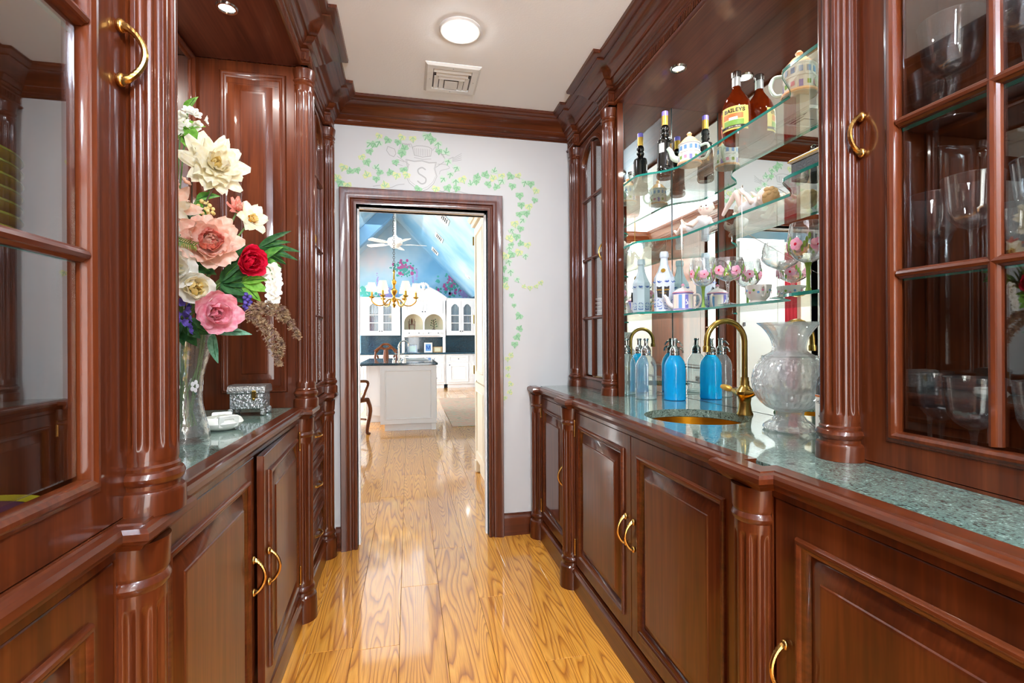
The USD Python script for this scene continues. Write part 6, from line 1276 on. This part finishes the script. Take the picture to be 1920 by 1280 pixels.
def sprig(label, o, d, n, L, Wd, mt, name='leaf_sprig', spread=.9, bend=.4):
    t = thing(name, label, 'leaves', o); o = np.array(o, float); d = np.array(d, float); d /= np.linalg.norm(d); stem_to(t, o, .0022)
    for i in range(n):
        a = (i - (n - 1) / 2) * spread / max(1, n - 1) * 2; s = np.cross(d, (0, -1, 0)); s /= np.linalg.norm(s) + 1e-9; e = d * math.cos(a) + s * math.sin(a) + np.array((0, frng.uniform(-.35, .2), 0)); e /= np.linalg.norm(e)
        up = np.array((-.35, -1, .5)); up = up - e * (up @ e); up /= np.linalg.norm(up); w = np.cross(up, e)
        lf = part(t, 'leaf', place(leaf_mesh(L * frng.uniform(.8, 1.1), Wd * frng.uniform(.85, 1.1), bend * frng.uniform(.5, 1.2)), o, e, w, up), mt, smooth=True)
        part(lf, 'midrib', tube([o, o + e * L * .4 - up * bend * L * .12, o + e * L * .8 - up * bend * L * .52], .0009, 4), 'leaf_dark' if mt != 'leaf_dark' else 'leaf_green')
sprig('single bright green leaf at the very top of the bouquet', (-.652, 1.64, 1.925), (.15, 0, 1), 1, .062, .042, 'leaf_bright')
sprig('pair of light green leaves under the white phlox', (-.655, 1.6, 1.86), (.7, 0, -.4), 3, .06, .034, 'leaf_bright')
sprig('dark green fingered leaf pointing right behind the red peony', (-.455, 1.63, 1.515), (1, 0, .12), 5, .105, .026, 'leaf_dark', spread=.55)
sprig('green leaves right of the crimson peony', (-.44, 1.6, 1.47), (.8, 0, -.1), 3, .07, .034, 'leaf_green')
sprig('bright green leaf below the cream dahlia', (-.60, 1.56, 1.635), (.8, 0, -.3), 2, .06, .036, 'leaf_green')
sprig('dark leaves above the cream rose', (-.60, 1.5, 1.45), (.3, 0, -.9), 4, .075, .04, 'leaf_dark')
sprig('dark leaves between the peach peony and the pink peony', (-.53, 1.54, 1.395), (.8, 0, .1), 5, .09, .042, 'leaf_dark')
sprig('bright leaves below the red peony', (-.475, 1.55, 1.40), (.9, 0, .0), 4, .075, .032, 'leaf_bright')
sprig('drooping leaf beside the vase rim', (-.545, 1.53, 1.25), (.8, 0, -.7), 2, .085, .03, 'leaf_teal')
sprig('dark leaves drooping over the left of the vase rim', (-.61, 1.50, 1.28), (.3, 0, -1), 5, .07, .04, 'leaf_dark')
sprig('blue green leaves left of the peach peony', (-.63, 1.55, 1.55), (.4, 0, .8), 5, .07, .036, 'leaf_teal')
sprig('leaves low at the left edge of the bouquet', (-.66, 1.52, 1.36), (-.2, 0, .5), 4, .08, .04, 'leaf_green')
sprig('leaves behind the peonies', (-.52, 1.62, 1.45), (.2, 0, .8), 6, .09, .045, 'leaf_dark')
o = np.array((-.60, 1.55, 1.55)); t = thing('berry_branch', 'bare brown twig with small yellow green buds left of the dahlia stem', 'branch', o); stem_to(t, o, .002, 'stem_brown')
part(t, 'twig', [tube(curve([o + (-.06, 0, -.02), o, o + (.03, 0, .08), o + (.05, 0, .12)], 5), .002, 5), tube([o, o + (-.03, 0, .07)], .0015, 5)], 'stem_brown')
part(t, 'bud', [ball(.0055, o + (.02 + .006 * (i % 5), -.005, .075 - .008 * (i // 3)) + frng.normal(size=3) * .006, 1) for i in range(16)], 'petal_yellow')
t = thing('fern_frond', 'thin fern frond laid across the peach peony', 'leaves', (-.60, 1.43, 1.485)); c = curve([(-.655, 1.43, 1.50), (-.60, 1.42, 1.492), (-.55, 1.42, 1.478)], 10); part(t, 'rachis', tube(c, .0012, 5), 'stem_green')
part(t, 'leaflet', [place(leaf_mesh(.014, .005), c[i], np.array((.6, 0, s)) / 1.17, np.array((0, 1, 0)), np.array((-s, 0, .6)) / 1.17) for i in range(2, len(c)) for s in (-1, 1)], 'leaf_bright')

# ---------------------------------------------------------------- plates and china behind the cabinet doors
def plate(name, label, loc, r, rim, mt, group=None, tilt=0.0, rz=0.0):
    t = thing(name, label, 'plate', loc); m = lathe([(0, 0), (r * .55, 0), (r * .62, .004), (r, .018), (r - .001, .021), (r * .6, .008), (0, .005)], 40); q = lathe([(r * .86, .0152), (r + .001, .0185), (r - .0005, .0222), (r * .86, .0178)], 40)
    f = lambda k: xf(rot_about(k, (0, 1, 0), tilt, (0, 0, 0)), loc, rz=rz)
    p = part(t, 'dish', f(m), mt); part(p, 'rim', f(q), rim); return t
plate('flowered_plate', 'flowered plate with a yellow rim lying in the left edge cabinet', (-.66, .82, GR + .021), .135, 'plate_rim', 'plate_floral')
for k in range(8): plate('green_plate', ['lowest', 'second', 'third', 'fourth', 'fifth', 'sixth', 'seventh', 'topmost'][k] + ' olive green plate of the stack in the left edge cabinet', (-.70, .815, 1.3525 + .0185 * k), .14, 'plate_green', 'plate_rim', 'stacked olive green plates')
for k in range(5): plate('china_plate', ['lowest', 'second', 'third', 'fourth', 'topmost'][k] + ' white plate stacked behind the arched door at the right of the doorway', (1.19, 2.68, 1.3525 + .023 * k), .11, 'porcelain_pink', 'ceramic_white', 'stacked white plates in the arched cabinet')
t = thing('wicker_basket', 'shallow wicker basket at the bottom of the arched cabinet, right of the doorway', 'basket', (1.18, 2.66, GR + .021))
part(t, 'weave', [xf(lathe([(.085 + .006 * k, .006 + .009 * k), (.090 + .006 * k, .011 + .009 * k), (.085 + .006 * k, .015 + .009 * k)], 32), (1.18, 2.66, GR + .021)) for k in range(6)], 'basket'); part(t, 'bottom', xf(lathe([(0, .001), (.088, .001), (.088, .008), (0, .008)], 32), (1.18, 2.66, GR + .021)), 'basket')
t = thing('pink_jug', 'small pink and white jug on the middle glass shelf of the arched cabinet', 'jug', (1.18, 2.70, 1.7045))
part(t, 'body', xf(shell(smoothprof([(.0, 0), (.035, .002), (.05, .05), (.035, .10), (.04, .13)], 5), .004, 28, floor=.01), (1.18, 2.70, 1.7045)), 'porcelain_pink'); part(t, 'handle', xf(tube(curve([(0, .036, .11), (0, .07, .10), (0, .075, .06), (0, .047, .04)], 5), .005, 8), (1.18, 2.70, 1.7045)), 'porcelain_pink')
